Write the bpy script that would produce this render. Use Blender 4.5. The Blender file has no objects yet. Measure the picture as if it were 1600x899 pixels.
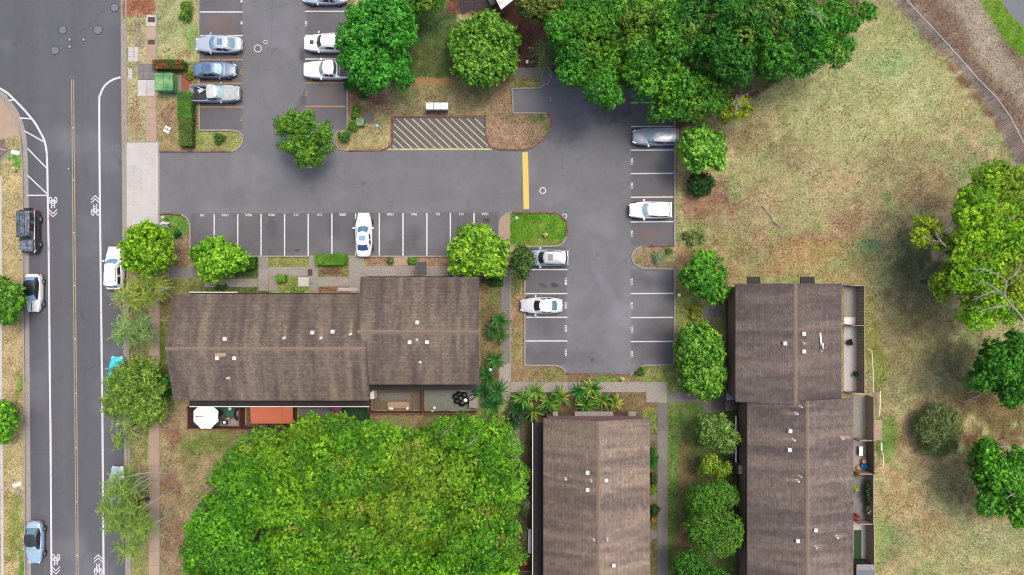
import bpy, math, random
import numpy as np
from mathutils import Vector, Matrix
R = math.radians
random.seed(7)
rng = np.random.default_rng(7)
scene = bpy.context.scene
COL = scene.collection

# ---------------------------------------------------------------- camera, sky, sun, exposure
S, H, CX, CY = 0.07, 76.0, 800.0, 449.5          # metres per photo pixel at the ground, flying height
cam_d = bpy.data.cameras.new('camera'); cam = bpy.data.objects.new('camera', cam_d); COL.objects.link(cam)
cam.location = (0, 0, H); cam.rotation_euler = (0, 0, 0)
cam_d.sensor_width = 36; cam_d.lens = 36 * H / (1600 * S); cam_d.clip_end = 3000; cam_d.clip_start = 0.5
scene.camera = cam
world = bpy.data.worlds.new('World'); scene.world = world; world.use_nodes = True
wn = world.node_tree; wn.nodes.clear()
SUN_EL, SUN_AZ = R(70), R(38)                     # azimuth measured from +X: high, from the upper right of the picture
sky = wn.nodes.new('ShaderNodeTexSky'); sky.sky_type = 'NISHITA'; sky.sun_disc = False
sky.sun_elevation = SUN_EL; sky.sun_rotation = R(90) - SUN_AZ
sky.air_density = 1.0; sky.dust_density = 5.0; sky.ozone_density = 1.0
bg = wn.nodes.new('ShaderNodeBackground'); bg.inputs['Strength'].default_value = 0.15
wo = wn.nodes.new('ShaderNodeOutputWorld')
wn.links.new(sky.outputs[0], bg.inputs[0]); wn.links.new(bg.outputs[0], wo.inputs[0])
sl = bpy.data.lights.new('sun', 'SUN'); sl.energy = 1.0; sl.angle = R(20); sl.color = (1.0, 0.93, 0.82)
sun = bpy.data.objects.new('sun', sl); COL.objects.link(sun)
sd = Vector((math.cos(SUN_EL) * math.cos(SUN_AZ), math.cos(SUN_EL) * math.sin(SUN_AZ), math.sin(SUN_EL)))
sun.rotation_euler = sd.to_track_quat('Z', 'Y').to_euler(); sun.location = (60, 50, 160)
scene.view_settings.view_transform = 'Standard'; scene.view_settings.look = 'None'
scene.view_settings.exposure = 1.20; scene.view_settings.gamma = 1.0
scene.cycles.pixel_filter_type = 'BLACKMAN_HARRIS'; scene.cycles.filter_width = 1.05

# ---------------------------------------------------------------- helpers
def W(px, py, z=0.0):
    """photo pixel of a point at height z -> world position"""
    k = S * (1 - z / H)
    return ((px - CX) * k, (CY - py) * k, z)

def lin(c):
    return tuple((x / 255 / 12.92) if x / 255 <= 0.04045 else ((x / 255 + 0.055) / 1.055) ** 2.4 for x in c)
GAIN = 2.25
def alb(r, g, b, k=1.0):                           # surface colour as it reads in flat daylight -> albedo
    return tuple(min(0.85, v / GAIN * k) for v in lin((r, g, b)))

def tag(o, label=None, cat=None, group=None, kind=None):
    if label: o['label'] = label
    if cat: o['category'] = cat
    if group: o['group'] = group
    if kind: o['kind'] = kind
    return o
def empty(name, loc=(0, 0, 0), rz=0.0, parent=None):
    o = bpy.data.objects.new(name, None); COL.objects.link(o); o.location = loc; o.rotation_euler = (0, 0, rz)
    o.empty_display_size = 0.3
    if parent: o.parent = parent
    return o
def link(name, me, m=None, parent=None, loc=None, rz=None, kind=None, smooth=False):
    o = bpy.data.objects.new(name, me); COL.objects.link(o)
    if m is not None and len(me.materials) == 0: me.materials.append(m)
    if parent is not None: o.parent = parent
    if loc is not None: o.location = loc
    if rz is not None: o.rotation_euler = (0, 0, rz)
    if kind: o['kind'] = kind
    if smooth: me.polygons.foreach_set('use_smooth', [True] * len(me.polygons))
    return o
class MB:
    """collects faces, builds one mesh"""
    def __init__(s): s.v = []; s.f = []
    def add(s, vs, fs):
        b = len(s.v); s.v += [tuple(v) for v in vs]; s.f += [tuple(i + b for i in f) for f in fs]; return s
    def box(s, x0, x1, y0, y1, z0, z1):
        return s.add([(x0,y0,z0),(x1,y0,z0),(x1,y1,z0),(x0,y1,z0),(x0,y0,z1),(x1,y0,z1),(x1,y1,z1),(x0,y1,z1)],
                     [(0,3,2,1),(4,5,6,7),(0,1,5,4),(1,2,6,5),(2,3,7,6),(3,0,4,7)])
    def cbox(s, c, d, rz=0.0):
        vs = []
        for z in (-.5, .5):
            for x, y in ((-.5,-.5),(.5,-.5),(.5,.5),(-.5,.5)):
                X, Y = x*d[0], y*d[1]
                vs.append((c[0]+X*math.cos(rz)-Y*math.sin(rz), c[1]+X*math.sin(rz)+Y*math.cos(rz), c[2]+z*d[2]))
        return s.add(vs, [(0,3,2,1),(4,5,6,7),(0,1,5,4),(1,2,6,5),(2,3,7,6),(3,0,4,7)])
    def prism(s, poly, z0, z1):                     # poly world xy
        a = sum(poly[i][0]*poly[(i+1)%len(poly)][1]-poly[(i+1)%len(poly)][0]*poly[i][1] for i in range(len(poly)))
        if a < 0: poly = poly[::-1]
        n = len(poly)
        vs = [(p[0], p[1], z0) for p in poly] + [(p[0], p[1], z1) for p in poly]
        return s.add(vs, [tuple(range(n))[::-1], tuple(range(n, 2*n))] + [(i, (i+1)%n, n+(i+1)%n, n+i) for i in range(n)])
    def flat(s, poly, z):
        a = sum(poly[i][0]*poly[(i+1)%len(poly)][1]-poly[(i+1)%len(poly)][0]*poly[i][1] for i in range(len(poly)))
        if a < 0: poly = poly[::-1]
        return s.add([(p[0], p[1], z) for p in poly], [tuple(range(len(poly)))])
    def tube(s, pts, rads, n=6):
        pts = [Vector(p) for p in pts]; b = len(s.v)
        for i, p in enumerate(pts):
            d = (pts[min(i+1, len(pts)-1)] - pts[max(i-1, 0)])
            d = d.normalized() if d.length > 1e-6 else Vector((0,0,1))
            a = d.cross(Vector((0,0,1)) if abs(d.z) < 0.9 else Vector((1,0,0))).normalized(); c = d.cross(a)
            r = rads[i] if hasattr(rads, '__len__') else rads
            for k in range(n):
                t = 2*math.pi*k/n; q = p + a*math.cos(t)*r + c*math.sin(t)*r; s.v.append(tuple(q))
        for i in range(len(pts)-1):
            for k in range(n):
                s.f.append((b+i*n+k, b+i*n+(k+1)%n, b+(i+1)*n+(k+1)%n, b+(i+1)*n+k))
        s.f.append(tuple(b+k for k in range(n))[::-1]); e = b+(len(pts)-1)*n
        s.f.append(tuple(e+k for k in range(n))); return s
    def lathe(s, c, prof, n=12):                    # prof list of (r, z)
        b = len(s.v)
        for r, z in prof:
            for k in range(n):
                t = 2*math.pi*k/n; s.v.append((c[0]+r*math.cos(t), c[1]+r*math.sin(t), c[2]+z))
        for i in range(len(prof)-1):
            for k in range(n):
                s.f.append((b+i*n+k, b+i*n+(k+1)%n, b+(i+1)*n+(k+1)%n, b+(i+1)*n+k))
        e = b+(len(prof)-1)*n; s.f.append(tuple(e+k for k in range(n))); s.f.append(tuple(b+k for k in range(n))[::-1])
        return s
    def strip(s, pts, w, z):                        # flat ribbon, world xy
        L, Rr = offset(pts, w/2), offset(pts, -w/2); b = len(s.v); n = len(pts)
        s.v += [(p[0], p[1], z) for p in L] + [(p[0], p[1], z) for p in Rr]
        s.f += [(b+i, b+n+i, b+n+i+1, b+i+1) for i in range(n-1)]
        return s
    def sweep(s, pts, w, z0, z1, closed=False):     # box section along a path
        L, Rr = offset(pts, w/2, closed), offset(pts, -w/2, closed); b = len(s.v); n = len(pts)
        for P, z in ((L,z0),(Rr,z0),(Rr,z1),(L,z1)): s.v += [(p[0], p[1], z) for p in P]
        m = n if closed else n-1
        for i in range(m):
            j = (i+1) % n
            for a, c in ((0,1),(1,2),(2,3),(3,0)):
                s.f.append((b+a*n+i, b+a*n+j, b+c*n+j, b+c*n+i))
        if not closed:
            s.f.append((b, b+n, b+2*n, b+3*n)); s.f.append((b+n-1, b+4*n-1, b+3*n-1, b+2*n-1))
        return s
    def build(s, name, m=None, parent=None, kind=None, smooth=False, loc=None, rz=None):
        me = bpy.data.meshes.new(name); me.from_pydata(s.v, [], s.f); me.update()
        return link(name, me, m, parent, loc, rz, kind, smooth)
    def mesh(s, name, m=None, smooth=False):
        me = bpy.data.meshes.new(name); me.from_pydata(s.v, [], s.f); me.update()
        if m: me.materials.append(m)
        if smooth: me.polygons.foreach_set('use_smooth', [True]*len(me.polygons))
        return me
def offset(pts, d, closed=False):
    out = []; n = len(pts)
    for i in range(n):
        a = pts[(i-1) % n] if (closed or i > 0) else pts[i]; c = pts[(i+1) % n] if (closed or i < n-1) else pts[i]; b = pts[i]
        def nrm(p, q):
            x, y = q[0]-p[0], q[1]-p[1]; l = math.hypot(x, y) or 1; return (-y/l, x/l)
        n1 = nrm(a, b) if a is not b else nrm(b, c); n2 = nrm(b, c) if c is not b else n1
        mx, my = n1[0]+n2[0], n1[1]+n2[1]; l = math.hypot(mx, my) or 1; mx, my = mx/l, my/l
        k = max(0.5, mx*n1[0]+my*n1[1]); out.append((b[0]+mx*d/k, b[1]+my*d/k))
    return out
def P(pts, z=0.0): return [W(x, y, z)[:2] for x, y in pts]
def curve(pts, n=5, closed=False):
    """Catmull-Rom through points"""
    out = []; m = len(pts)
    for i in range(m if closed else m-1):
        if closed: p0, p1, p2, p3 = pts[(i-1)%m], pts[i], pts[(i+1)%m], pts[(i+2)%m]
        else: p0, p1, p2, p3 = pts[max(i-1,0)], pts[i], pts[i+1], pts[min(i+2,m-1)]
        for k in range(n):
            t = k/n
            out.append(tuple(0.5*((2*p1[j])+(-p0[j]+p2[j])*t+(2*p0[j]-5*p1[j]+4*p2[j]-p3[j])*t*t+(-p0[j]+3*p1[j]-3*p2[j]+p3[j])*t**3) for j in range(len(p1))))
    if not closed: out.append(tuple(pts[-1]))
    return out
def fastmesh(name, V, F, col=None, uv=None):
    V = np.asarray(V, np.float32); F = np.asarray(F, np.int32); k = F.shape[1]
    me = bpy.data.meshes.new(name)
    me.vertices.add(len(V)); me.vertices.foreach_set('co', V.ravel())
    me.loops.add(F.size); me.loops.foreach_set('vertex_index', F.ravel())
    me.polygons.add(len(F)); me.polygons.foreach_set('loop_start', np.arange(0, F.size, k, dtype=np.int32))
    me.polygons.foreach_set('loop_total', np.full(len(F), k, np.int32))
    me.update(calc_edges=True)
    if col is not None:
        a = me.color_attributes.new('Col', 'FLOAT_COLOR', 'POINT')
        c = np.ones((len(V), 4), np.float32); c[:, :3] = col; a.data.foreach_set('color', c.ravel())
    if uv is not None:
        u = me.uv_layers.new(name='UVMap'); u.data.foreach_set('uv', np.asarray(uv, np.float32)[F.ravel()].ravel())
    return me
def inpoly(X, Y, poly):
    ins = np.zeros(X.shape, bool); n = len(poly)
    for i in range(n):
        x1, y1 = poly[i]; x2, y2 = poly[(i+1) % n]
        if y1 == y2: continue
        c = ((Y < y1) != (Y < y2)) & (X < (x2-x1)*(Y-y1)/(y2-y1)+x1); ins ^= c
    return ins
def polydist(X, Y, poly, closed=True):
    d = np.full(X.shape, 1e9, np.float32); n = len(poly)
    for i in range(n if closed else n-1):
        x1, y1 = poly[i]; x2, y2 = poly[(i+1) % n]; dx, dy = x2-x1, y2-y1; l = dx*dx+dy*dy+1e-9
        t = np.clip(((X-x1)*dx+(Y-y1)*dy)/l, 0, 1); d = np.minimum(d, np.hypot(X-x1-t*dx, Y-y1-t*dy))
    return d
def vnoise(X, Y, sc, seed=0, octv=3):
    """smooth value noise in 0..1"""
    r = np.random.default_rng(seed); T = r.random((256, 256)); out = 0; amp = 1; tot = 0
    for o in range(octv):
        x = X/sc*(2**o)+37.3*o; y = Y/sc*(2**o)+11.7*o
        xi = np.floor(x).astype(int); yi = np.floor(y).astype(int); fx = x-xi; fy = y-yi
        fx = fx*fx*(3-2*fx); fy = fy*fy*(3-2*fy)
        a = T[yi%256, xi%256]; b = T[yi%256, (xi+1)%256]; c = T[(yi+1)%256, xi%256]; d = T[(yi+1)%256, (xi+1)%256]
        out = out+amp*((a*(1-fx)+b*fx)*(1-fy)+(c*(1-fx)+d*fx)*fy); tot += amp; amp *= 0.55
    return out/tot

# ---------------------------------------------------------------- materials
def newmat(name):
    m = bpy.data.materials.new(name); m.use_nodes = True; nt = m.node_tree
    return m, nt, nt.nodes['Principled BSDF']
def nd(nt, t, **k):
    n = nt.nodes.new(t)
    for a, v in k.items():
        if a.startswith('i_'): n.inputs[int(a[2:])].default_value = v
        else: setattr(n, a, v)
    return n
def noise(nt, scale, detail=4, vec=None, rough=0.6):
    n = nt.nodes.new('ShaderNodeTexNoise'); n.inputs['Scale'].default_value = scale; n.inputs['Detail'].default_value = detail
    n.inputs['Roughness'].default_value = rough
    if vec is not None: nt.links.new(vec, n.inputs['Vector'])
    return n
def mrange(nt, src, a, b, c, d):
    n = nt.nodes.new('ShaderNodeMapRange'); nt.links.new(src, n.inputs[0])
    for i, v in enumerate((a, b, c, d)): n.inputs[i+1].default_value = v
    return n.outputs[0]
def mul(nt, col, fac):                              # colour * scalar
    n = nt.nodes.new('ShaderNodeVectorMath'); n.operation = 'SCALE'
    nt.links.new(col, n.inputs[0]); nt.links.new(fac, n.inputs['Scale']); return n.outputs[0]
def mixc(nt, fac, a, b):
    n = nt.nodes.new('ShaderNodeMix'); n.data_type = 'RGBA'
    for s_, v in ((0, fac), (6, a), (7, b)):
        if hasattr(v, 'is_linked') or hasattr(v, 'links'): nt.links.new(v, n.inputs[s_])
        elif s_ == 0: n.inputs[0].default_value = v
        else: n.inputs[s_].default_value = (*v, 1) if len(v) == 3 else v
    return n.outputs[2]
def gcoord(nt):
    return nt.nodes.new('ShaderNodeNewGeometry').outputs['Position']
def bump(nt, b, src, st=0.3, dist=0.02):
    n = nt.nodes.new('ShaderNodeBump'); n.inputs['Strength'].default_value = st; n.inputs['Distance'].default_value = dist
    nt.links.new(src, n.inputs['Height']); nt.links.new(n.outputs[0], b.inputs['Normal'])
def simple(name, c, rough=0.7, var=0.25, sc=3.0, metal=0.0, coat=0.0, fine=20.0, c2=None, objvar=0.0, bmp=0.2):
    m, nt, b = newmat(name); g = gcoord(nt)
    n1 = noise(nt, sc, 5, g); n2 = noise(nt, fine, 3, g)
    base = mixc(nt, mrange(nt, n1.outputs[0], 0.35, 0.65, 0, 1), c, c2 or c)
    f = nt.nodes.new('ShaderNodeMath'); f.operation = 'ADD'
    nt.links.new(mrange(nt, n1.outputs[0], 0.3, 0.7, 1-var, 1), f.inputs[0]); nt.links.new(mrange(nt, n2.outputs[0], 0.3, 0.7, -var*0.6, var*0.6), f.inputs[1])
    out = f.outputs[0]
    if objvar:
        oi = nt.nodes.new('ShaderNodeObjectInfo'); q = nt.nodes.new('ShaderNodeMath'); q.operation = 'MULTIPLY'
        nt.links.new(out, q.inputs[0]); nt.links.new(mrange(nt, oi.outputs['Random'], 0, 1, 1-objvar, 1+objvar), q.inputs[1]); out = q.outputs[0]
    nt.links.new(mul(nt, base, out), b.inputs['Base Color'])
    b.inputs['Roughness'].default_value = rough; b.inputs['Metallic'].default_value = metal
    if coat: b.inputs['Coat Weight'].default_value = coat; b.inputs['Coat Roughness'].default_value = 0.08
    if bmp: bump(nt, b, n2.outputs[0], bmp, 0.01)
    return m
M = {}
M['concrete'] = simple('concrete', alb(198,190,180), 0.9, 0.46, 1.6, c2=alb(164,154,142), objvar=0.08, fine=9)
M['concrete_old'] = simple('concrete_old', alb(158,153,148), 0.9, 0.38, 1.5, c2=alb(126,121,116), objvar=0.14, fine=9)
M['concrete_pale'] = simple('concrete_pale', alb(226,222,218), 0.9, 0.22, 1.0, c2=alb(200,192,184), objvar=0.06, fine=9)
M['concrete_tan'] = simple('concrete_tan', alb(208,184,156), 0.9, 0.25, 1.2, c2=alb(184,154,130), objvar=0.07, fine=9)
M['kerb'] = simple('kerb', alb(196,188,176), 0.9, 0.35, 1.6, c2=alb(158,150,140), fine=10)
M['red_kerb'] = simple('red_kerb', alb(150,62,52), 0.85, 0.45, 2.2, c2=alb(150,118,104), fine=8)
M['white_line'] = simple('white_line', alb(235,235,235), 0.7, 0.18, 3, fine=14)
M['yellow_line'] = simple('yellow_line', alb(246,218,100), 0.7, 0.2, 3, c2=alb(240,200,84), fine=12)
M['pale_yellow_line'] = simple('pale_yellow_line', alb(228,214,140), 0.7, 0.25, 3, fine=12)
M['orange_line'] = simple('orange_line', alb(205,150,70), 0.7, 0.3, 3, fine=12)
M['centre_line'] = simple('centre_line', alb(205,182,120), 0.7, 0.3, 1.5, c2=alb(180,172,150), fine=12)
M['white'] = simple('white_paint', (0.50,0.50,0.49), 0.5, 0.06, 2)
M['offwhite'] = simple('offwhite', (0.5,0.47,0.42), 0.6, 0.12, 2)
M['metal'] = simple('galvanised_metal', (0.35,0.36,0.37), 0.4, 0.15, 3, metal=0.6)
M['dark'] = simple('dark_rubber', (0.012,0.012,0.013), 0.7, 0.2, 3)
M['black'] = simple('black_plastic', (0.008,0.008,0.010), 0.4, 0.2, 3)
M['iron'] = simple('cast_iron', alb(98,98,102), 0.6, 0.3, 8)
M['brown_plate'] = simple('brown_plate', alb(86,58,52), 0.8, 0.2, 8)
M['fence_red'] = simple('fence_red', alb(158,88,82), 0.85, 0.35, 3, c2=alb(130,76,72), fine=9)
M['fence_grey'] = simple('fence_grey', alb(182,164,154), 0.85, 0.3, 3, c2=alb(160,142,134), fine=9)
M['fence_tan'] = simple('fence_tan', alb(205,182,162), 0.85, 0.3, 3, fine=9)
M['wall_brown'] = simple('wall_shingle_brown', alb(158,118,94), 0.9, 0.35, 4, c2=alb(132,98,78), fine=8)
M['wall_dark'] = simple('wall_dark', alb(108,90,82), 0.9, 0.3, 2, fine=8)
M['wall_pink'] = simple('wall_pink', alb(170,120,118), 0.9, 0.2, 2, fine=8)
M['flat_roof'] = simple('flat_roof_felt', alb(66,58,56), 0.9, 0.35, 1.2, c2=alb(50,46,46), fine=7)
M['trans_green'] = simple('transformer_green', alb(62,150,104), 0.6, 0.3, 1.2, c2=alb(140,190,105), fine=6)
M['teal'] = simple('box_teal', alb(70,150,120), 0.6, 0.3, 2, c2=alb(150,170,90), fine=6)
M['orange'] = simple('orange_canvas', alb(226,124,84), 0.8, 0.15, 1.0, c2=alb(216,112,74))
M['canvas'] = simple('white_canvas', (0.6,0.59,0.57), 0.85, 0.06, 1.0)
M['turf'] = simple('green_turf', alb(42,96,44), 0.9, 0.4, 2, c2=alb(32,74,36), fine=9)
M['turf_blue'] = simple('green_mat', alb(52,116,88), 0.9, 0.2, 2, fine=9)
M['soil'] = simple('soil', alb(126,92,76), 0.95, 0.5, 1.6, c2=alb(150,124,100), fine=7)
M['bark'] = simple('bark', alb(120,108,96), 0.9, 0.35, 2, c2=alb(90,78,68), fine=12)
M['bark_pale'] = simple('bark_pale', alb(190,182,172), 0.85, 0.3, 2, c2=alb(160,150,140), fine=12)
M['blue'] = simple('blue_plastic', alb(20,120,205), 0.4, 0.1, 2)
M['hydrant'] = simple('hydrant_yellow', alb(240,226,160), 0.5, 0.15, 6)
M['salmon'] = simple('salmon_plastic', alb(215,150,120), 0.6, 0.15, 6)
M['shed'] = simple('shed_grey', alb(110,122,134), 0.5, 0.12, 1.5, metal=0.2)
M['shed_dark'] = simple('shed_side', alb(52,58,66), 0.5, 0.12, 1.5)
M['purple'] = simple('purple_fabric', alb(135,45,105), 0.8, 0.2, 5)
M['wheel_rim'] = simple('wheel_rim', (0.42,0.43,0.45), 0.3, 0.1, 6, metal=0.8, bmp=0)
M['amber'] = simple('orange_bumper', alb(205,130,60), 0.8, 0.2, 3)
M['lamp_globe'] = simple('lamp_globe', alb(190,215,215), 0.3, 0.05, 3)

def wear(name, amt):
    m = M[name]; nt = m.node_tree; b = nt.nodes['Principled BSDF']; src = b.inputs['Base Color'].links[0].from_socket; g = gcoord(nt)
    n = noise(nt, 5, 4, g, 0.75); n2 = noise(nt, 0.5, 2, g); a = nt.nodes.new('ShaderNodeMath'); a.operation = 'MULTIPLY_ADD'; nt.links.new(n2.outputs[0], a.inputs[0]); a.inputs[1].default_value = 0.5; nt.links.new(n.outputs[0], a.inputs[2])
    nt.links.new(mixc(nt, mrange(nt, a.outputs[0], amt, amt+0.12, 0, 0.75), src, alb(112,111,114)), b.inputs['Base Color'])
for k_, a_ in (('white_line', .86), ('yellow_line', .92), ('orange_line', .80), ('pale_yellow_line', .82), ('centre_line', .76)): wear(k_, a_)

def mat_asphalt(name, c1, c2, street=False, blobs=()):
    m, nt, b = newmat(name); g = gcoord(nt)
    mp = nt.nodes.new('ShaderNodeMapping'); nt.links.new(g, mp.inputs[0]); mp.inputs['Scale'].default_value = (1, 0.06, 1) if street else (1, 1, 1)
    n1 = noise(nt, 0.8 if street else 0.22, 5, mp.outputs[0]); n2 = noise(nt, 9, 3, g); n3 = noise(nt, 1.3, 4, g)
    col = mixc(nt, mrange(nt, n1.outputs[0], 0.35, 0.65, 0, 1), c1, c2)
    if street:                                      # worn wheel tracks and dirtier parking lanes run along the street
        sx = nt.nodes.new('ShaderNodeSeparateXYZ'); nt.links.new(g, sx.inputs[0])
        ma = nt.nodes.new('ShaderNodeMath'); ma.operation = 'MULTIPLY_ADD'; nt.links.new(sx.outputs[1], ma.inputs[0]); ma.inputs[1].default_value = 0.0085; nt.links.new(sx.outputs[0], ma.inputs[2])
        mb_ = nt.nodes.new('ShaderNodeMath'); mb_.operation = 'MULTIPLY_ADD'; nt.links.new(n3.outputs[0], mb_.inputs[0]); mb_.inputs[1].default_value = 0.9; nt.links.new(ma.outputs[0], mb_.inputs[2])
        cr = nt.nodes.new('ShaderNodeValToRGB'); nt.links.new(mrange(nt, mb_.outputs[0], -55.5, -41.5, 0, 1), cr.inputs[0])
        e = cr.color_ramp; st = [(0.0,.86),(0.27,.86),(0.33,1.02),(0.42,.96),(0.50,1.04),(0.58,.94),(0.68,.98),(0.78,1.05),(0.90,.98),(1.0,.84)]
        e.elements[0].position = 0; e.elements[1].position = 1
        while len(e.elements) < len(st): e.elements.new(0.5)
        for i, (p, v) in enumerate(st): e.elements[i].position = p; e.elements[i].color = (v, v, v, 1)
        mm = nt.nodes.new('ShaderNodeVectorMath'); mm.operation = 'MULTIPLY'; nt.links.new(col, mm.inputs[0]); nt.links.new(cr.outputs[0], mm.inputs[1]); col = mm.outputs[0]
    for (px, py, rx, ry, rot, c, st) in blobs:      # stains and painted shadows, each with its own place and shape
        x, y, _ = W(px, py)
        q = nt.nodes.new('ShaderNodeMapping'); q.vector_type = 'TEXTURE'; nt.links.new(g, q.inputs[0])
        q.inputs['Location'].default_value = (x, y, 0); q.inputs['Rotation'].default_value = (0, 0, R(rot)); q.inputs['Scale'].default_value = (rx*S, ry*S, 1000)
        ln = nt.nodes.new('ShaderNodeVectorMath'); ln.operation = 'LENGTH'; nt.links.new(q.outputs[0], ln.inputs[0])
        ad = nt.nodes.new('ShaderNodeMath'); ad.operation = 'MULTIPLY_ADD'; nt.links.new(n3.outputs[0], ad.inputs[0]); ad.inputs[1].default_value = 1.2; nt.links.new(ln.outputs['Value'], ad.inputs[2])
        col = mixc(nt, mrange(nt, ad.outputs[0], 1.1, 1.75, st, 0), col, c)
    vv = nt.nodes.new('ShaderNodeVectorMath'); vv.operation = 'MULTIPLY_ADD'; nn = noise(nt, 0.6, 4, g); nt.links.new(nn.outputs['Color'], vv.inputs[0]); vv.inputs[1].default_value = (2.2,2.2,0); nt.links.new(g, vv.inputs[2])
    vo = nt.nodes.new('ShaderNodeTexVoronoi'); vo.feature = 'DISTANCE_TO_EDGE'; vo.inputs['Scale'].default_value = 0.10 if street else 0.16; vo.voronoi_dimensions = '2D'; nt.links.new(vv.outputs[0], vo.inputs['Vector'])
    nk = noise(nt, 0.25, 2, g); ck = nt.nodes.new('ShaderNodeMath'); ck.operation = 'MULTIPLY'
    nt.links.new(mrange(nt, vo.outputs['Distance'], 0.0, 0.010, 1.0, 0.0), ck.inputs[0]); nt.links.new(mrange(nt, nk.outputs[0], 0.42, 0.62, 0.0, 0.55), ck.inputs[1])
    col = mixc(nt, ck.outputs[0], col, alb(70,68,72))
    ns = noise(nt, 0.9, 3, g, 0.5); col = mixc(nt, mrange(nt, ns.outputs[0], 0.62, 0.74, 0.0, 0.35 if not street else 0.12), col, alb(72,70,74))
    np_ = noise(nt, 0.11, 3, g, 0.55); col = mixc(nt, mrange(nt, np_.outputs[0], 0.52, 0.66, 0.0, 0.30), col, alb(146,147,152))
    nq = noise(nt, 30, 1, g); col = mixc(nt, mrange(nt, nq.outputs[0], 0.72, 0.78, 0.0, 0.5), col, alb(200,198,194))
    f = nt.nodes.new('ShaderNodeMath'); f.operation = 'ADD'
    nt.links.new(mrange(nt, n2.outputs[0], 0.3, 0.7, 0.90, 1.10), f.inputs[0]); nt.links.new(mrange(nt, n3.outputs[0], 0.3, 0.7, -0.05, 0.05), f.inputs[1])
    nt.links.new(mul(nt, col, f.outputs[0]), b.inputs['Base Color'])
    b.inputs['Roughness'].default_value = 0.85; bump(nt, b, n2.outputs[0], 0.25, 0.01)
    return m
M['street'] = mat_asphalt('street_asphalt', alb(92,93,98), alb(98,99,104), True)
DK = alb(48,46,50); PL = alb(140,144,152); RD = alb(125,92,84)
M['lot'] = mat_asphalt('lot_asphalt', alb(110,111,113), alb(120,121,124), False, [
    (950,455,9,60,28,PL,.28),(975,495,26,20,0,PL,.4),(935,400,8,40,28,PL,.18),(880,200,40,30,0,alb(92,90,96),.6),(960,165,50,34,0,alb(72,70,78),.7),  # grey patches near the upper trees paint their shade on the asphalt
    (905,560,40,14,0,alb(98,96,98),.5),(480,150,9,34,-38,alb(74,74,80),.85),(472,88,6,12,10,DK,.6),(515,47,22,6,0,alb(72,72,80),.7),(400,330,70,8,0,alb(126,122,120),.6),  # dark patches around the white vehicles paint cast shadows
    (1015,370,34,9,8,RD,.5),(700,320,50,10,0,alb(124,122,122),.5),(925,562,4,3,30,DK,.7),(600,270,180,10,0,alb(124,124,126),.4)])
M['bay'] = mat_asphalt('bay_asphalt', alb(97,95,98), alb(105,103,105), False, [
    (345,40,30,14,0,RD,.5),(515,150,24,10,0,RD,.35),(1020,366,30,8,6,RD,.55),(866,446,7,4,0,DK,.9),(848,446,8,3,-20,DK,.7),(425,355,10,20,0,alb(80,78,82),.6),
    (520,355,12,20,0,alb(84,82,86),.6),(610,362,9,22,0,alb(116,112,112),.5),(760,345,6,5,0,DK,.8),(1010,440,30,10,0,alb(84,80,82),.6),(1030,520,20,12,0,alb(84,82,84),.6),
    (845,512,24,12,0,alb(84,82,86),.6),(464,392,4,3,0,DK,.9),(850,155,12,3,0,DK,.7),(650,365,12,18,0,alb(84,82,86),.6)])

def mat_ground():
    m, nt, b = newmat('ground'); g = gcoord(nt)
    at = nt.nodes.new('ShaderNodeVertexColor'); at.layer_name = 'Col'
    n1 = noise(nt, 1.6, 4, g, 0.7); n2 = noise(nt, 5.5, 3, g, 0.7); n3 = noise(nt, 16, 2, g)
    v = nt.nodes.new('ShaderNodeVectorMath'); v.operation = 'MULTIPLY'
    nt.links.new(at.outputs[0], v.inputs[0])
    tint = mixc(nt, mrange(nt, n1.outputs[0], 0.4, 0.6, 0, 1), (1.05, 0.97, 0.96), (0.95, 1.03, 0.96)); nt.links.new(tint, v.inputs[1])
    def add(a, c):
        f = nt.nodes.new('ShaderNodeMath'); f.operation = 'ADD'; nt.links.new(a, f.inputs[0]); nt.links.new(c, f.inputs[1]); return f.outputs[0]
    s = add(add(mrange(nt, n1.outputs[0], 0.3, 0.7, 0.92, 1.10), mrange(nt, n2.outputs[0], 0.32, 0.68, -0.36, 0.36)), mrange(nt, n3.outputs[0], 0.3, 0.7, -0.16, 0.16))
    n4 = noise(nt, 4.2, 2, g, 0.55); n5 = noise(nt, 0.35, 3, g)
    sp = nt.nodes.new('ShaderNodeMath'); sp.operation = 'MULTIPLY_ADD'; nt.links.new(n5.outputs[0], sp.inputs[0]); sp.inputs[1].default_value = 0.35; nt.links.new(n4.outputs[0], sp.inputs[2])
    s2 = nt.nodes.new('ShaderNodeMath'); s2.operation = 'MULTIPLY'; nt.links.new(s, s2.inputs[0]); nt.links.new(mrange(nt, sp.outputs[0], 0.73, 0.80, 1.0, 0.60), s2.inputs[1]); s = s2.outputs[0]
    nt.links.new(mul(nt, v.outputs[0], s), b.inputs['Base Color']); b.inputs['Roughness'].default_value = 0.95
    b.inputs['Specular IOR Level'].default_value = 0.1
    bump(nt, b, n2.outputs[0], 0.5, 0.05); return m
M['ground'] = mat_ground()

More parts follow.
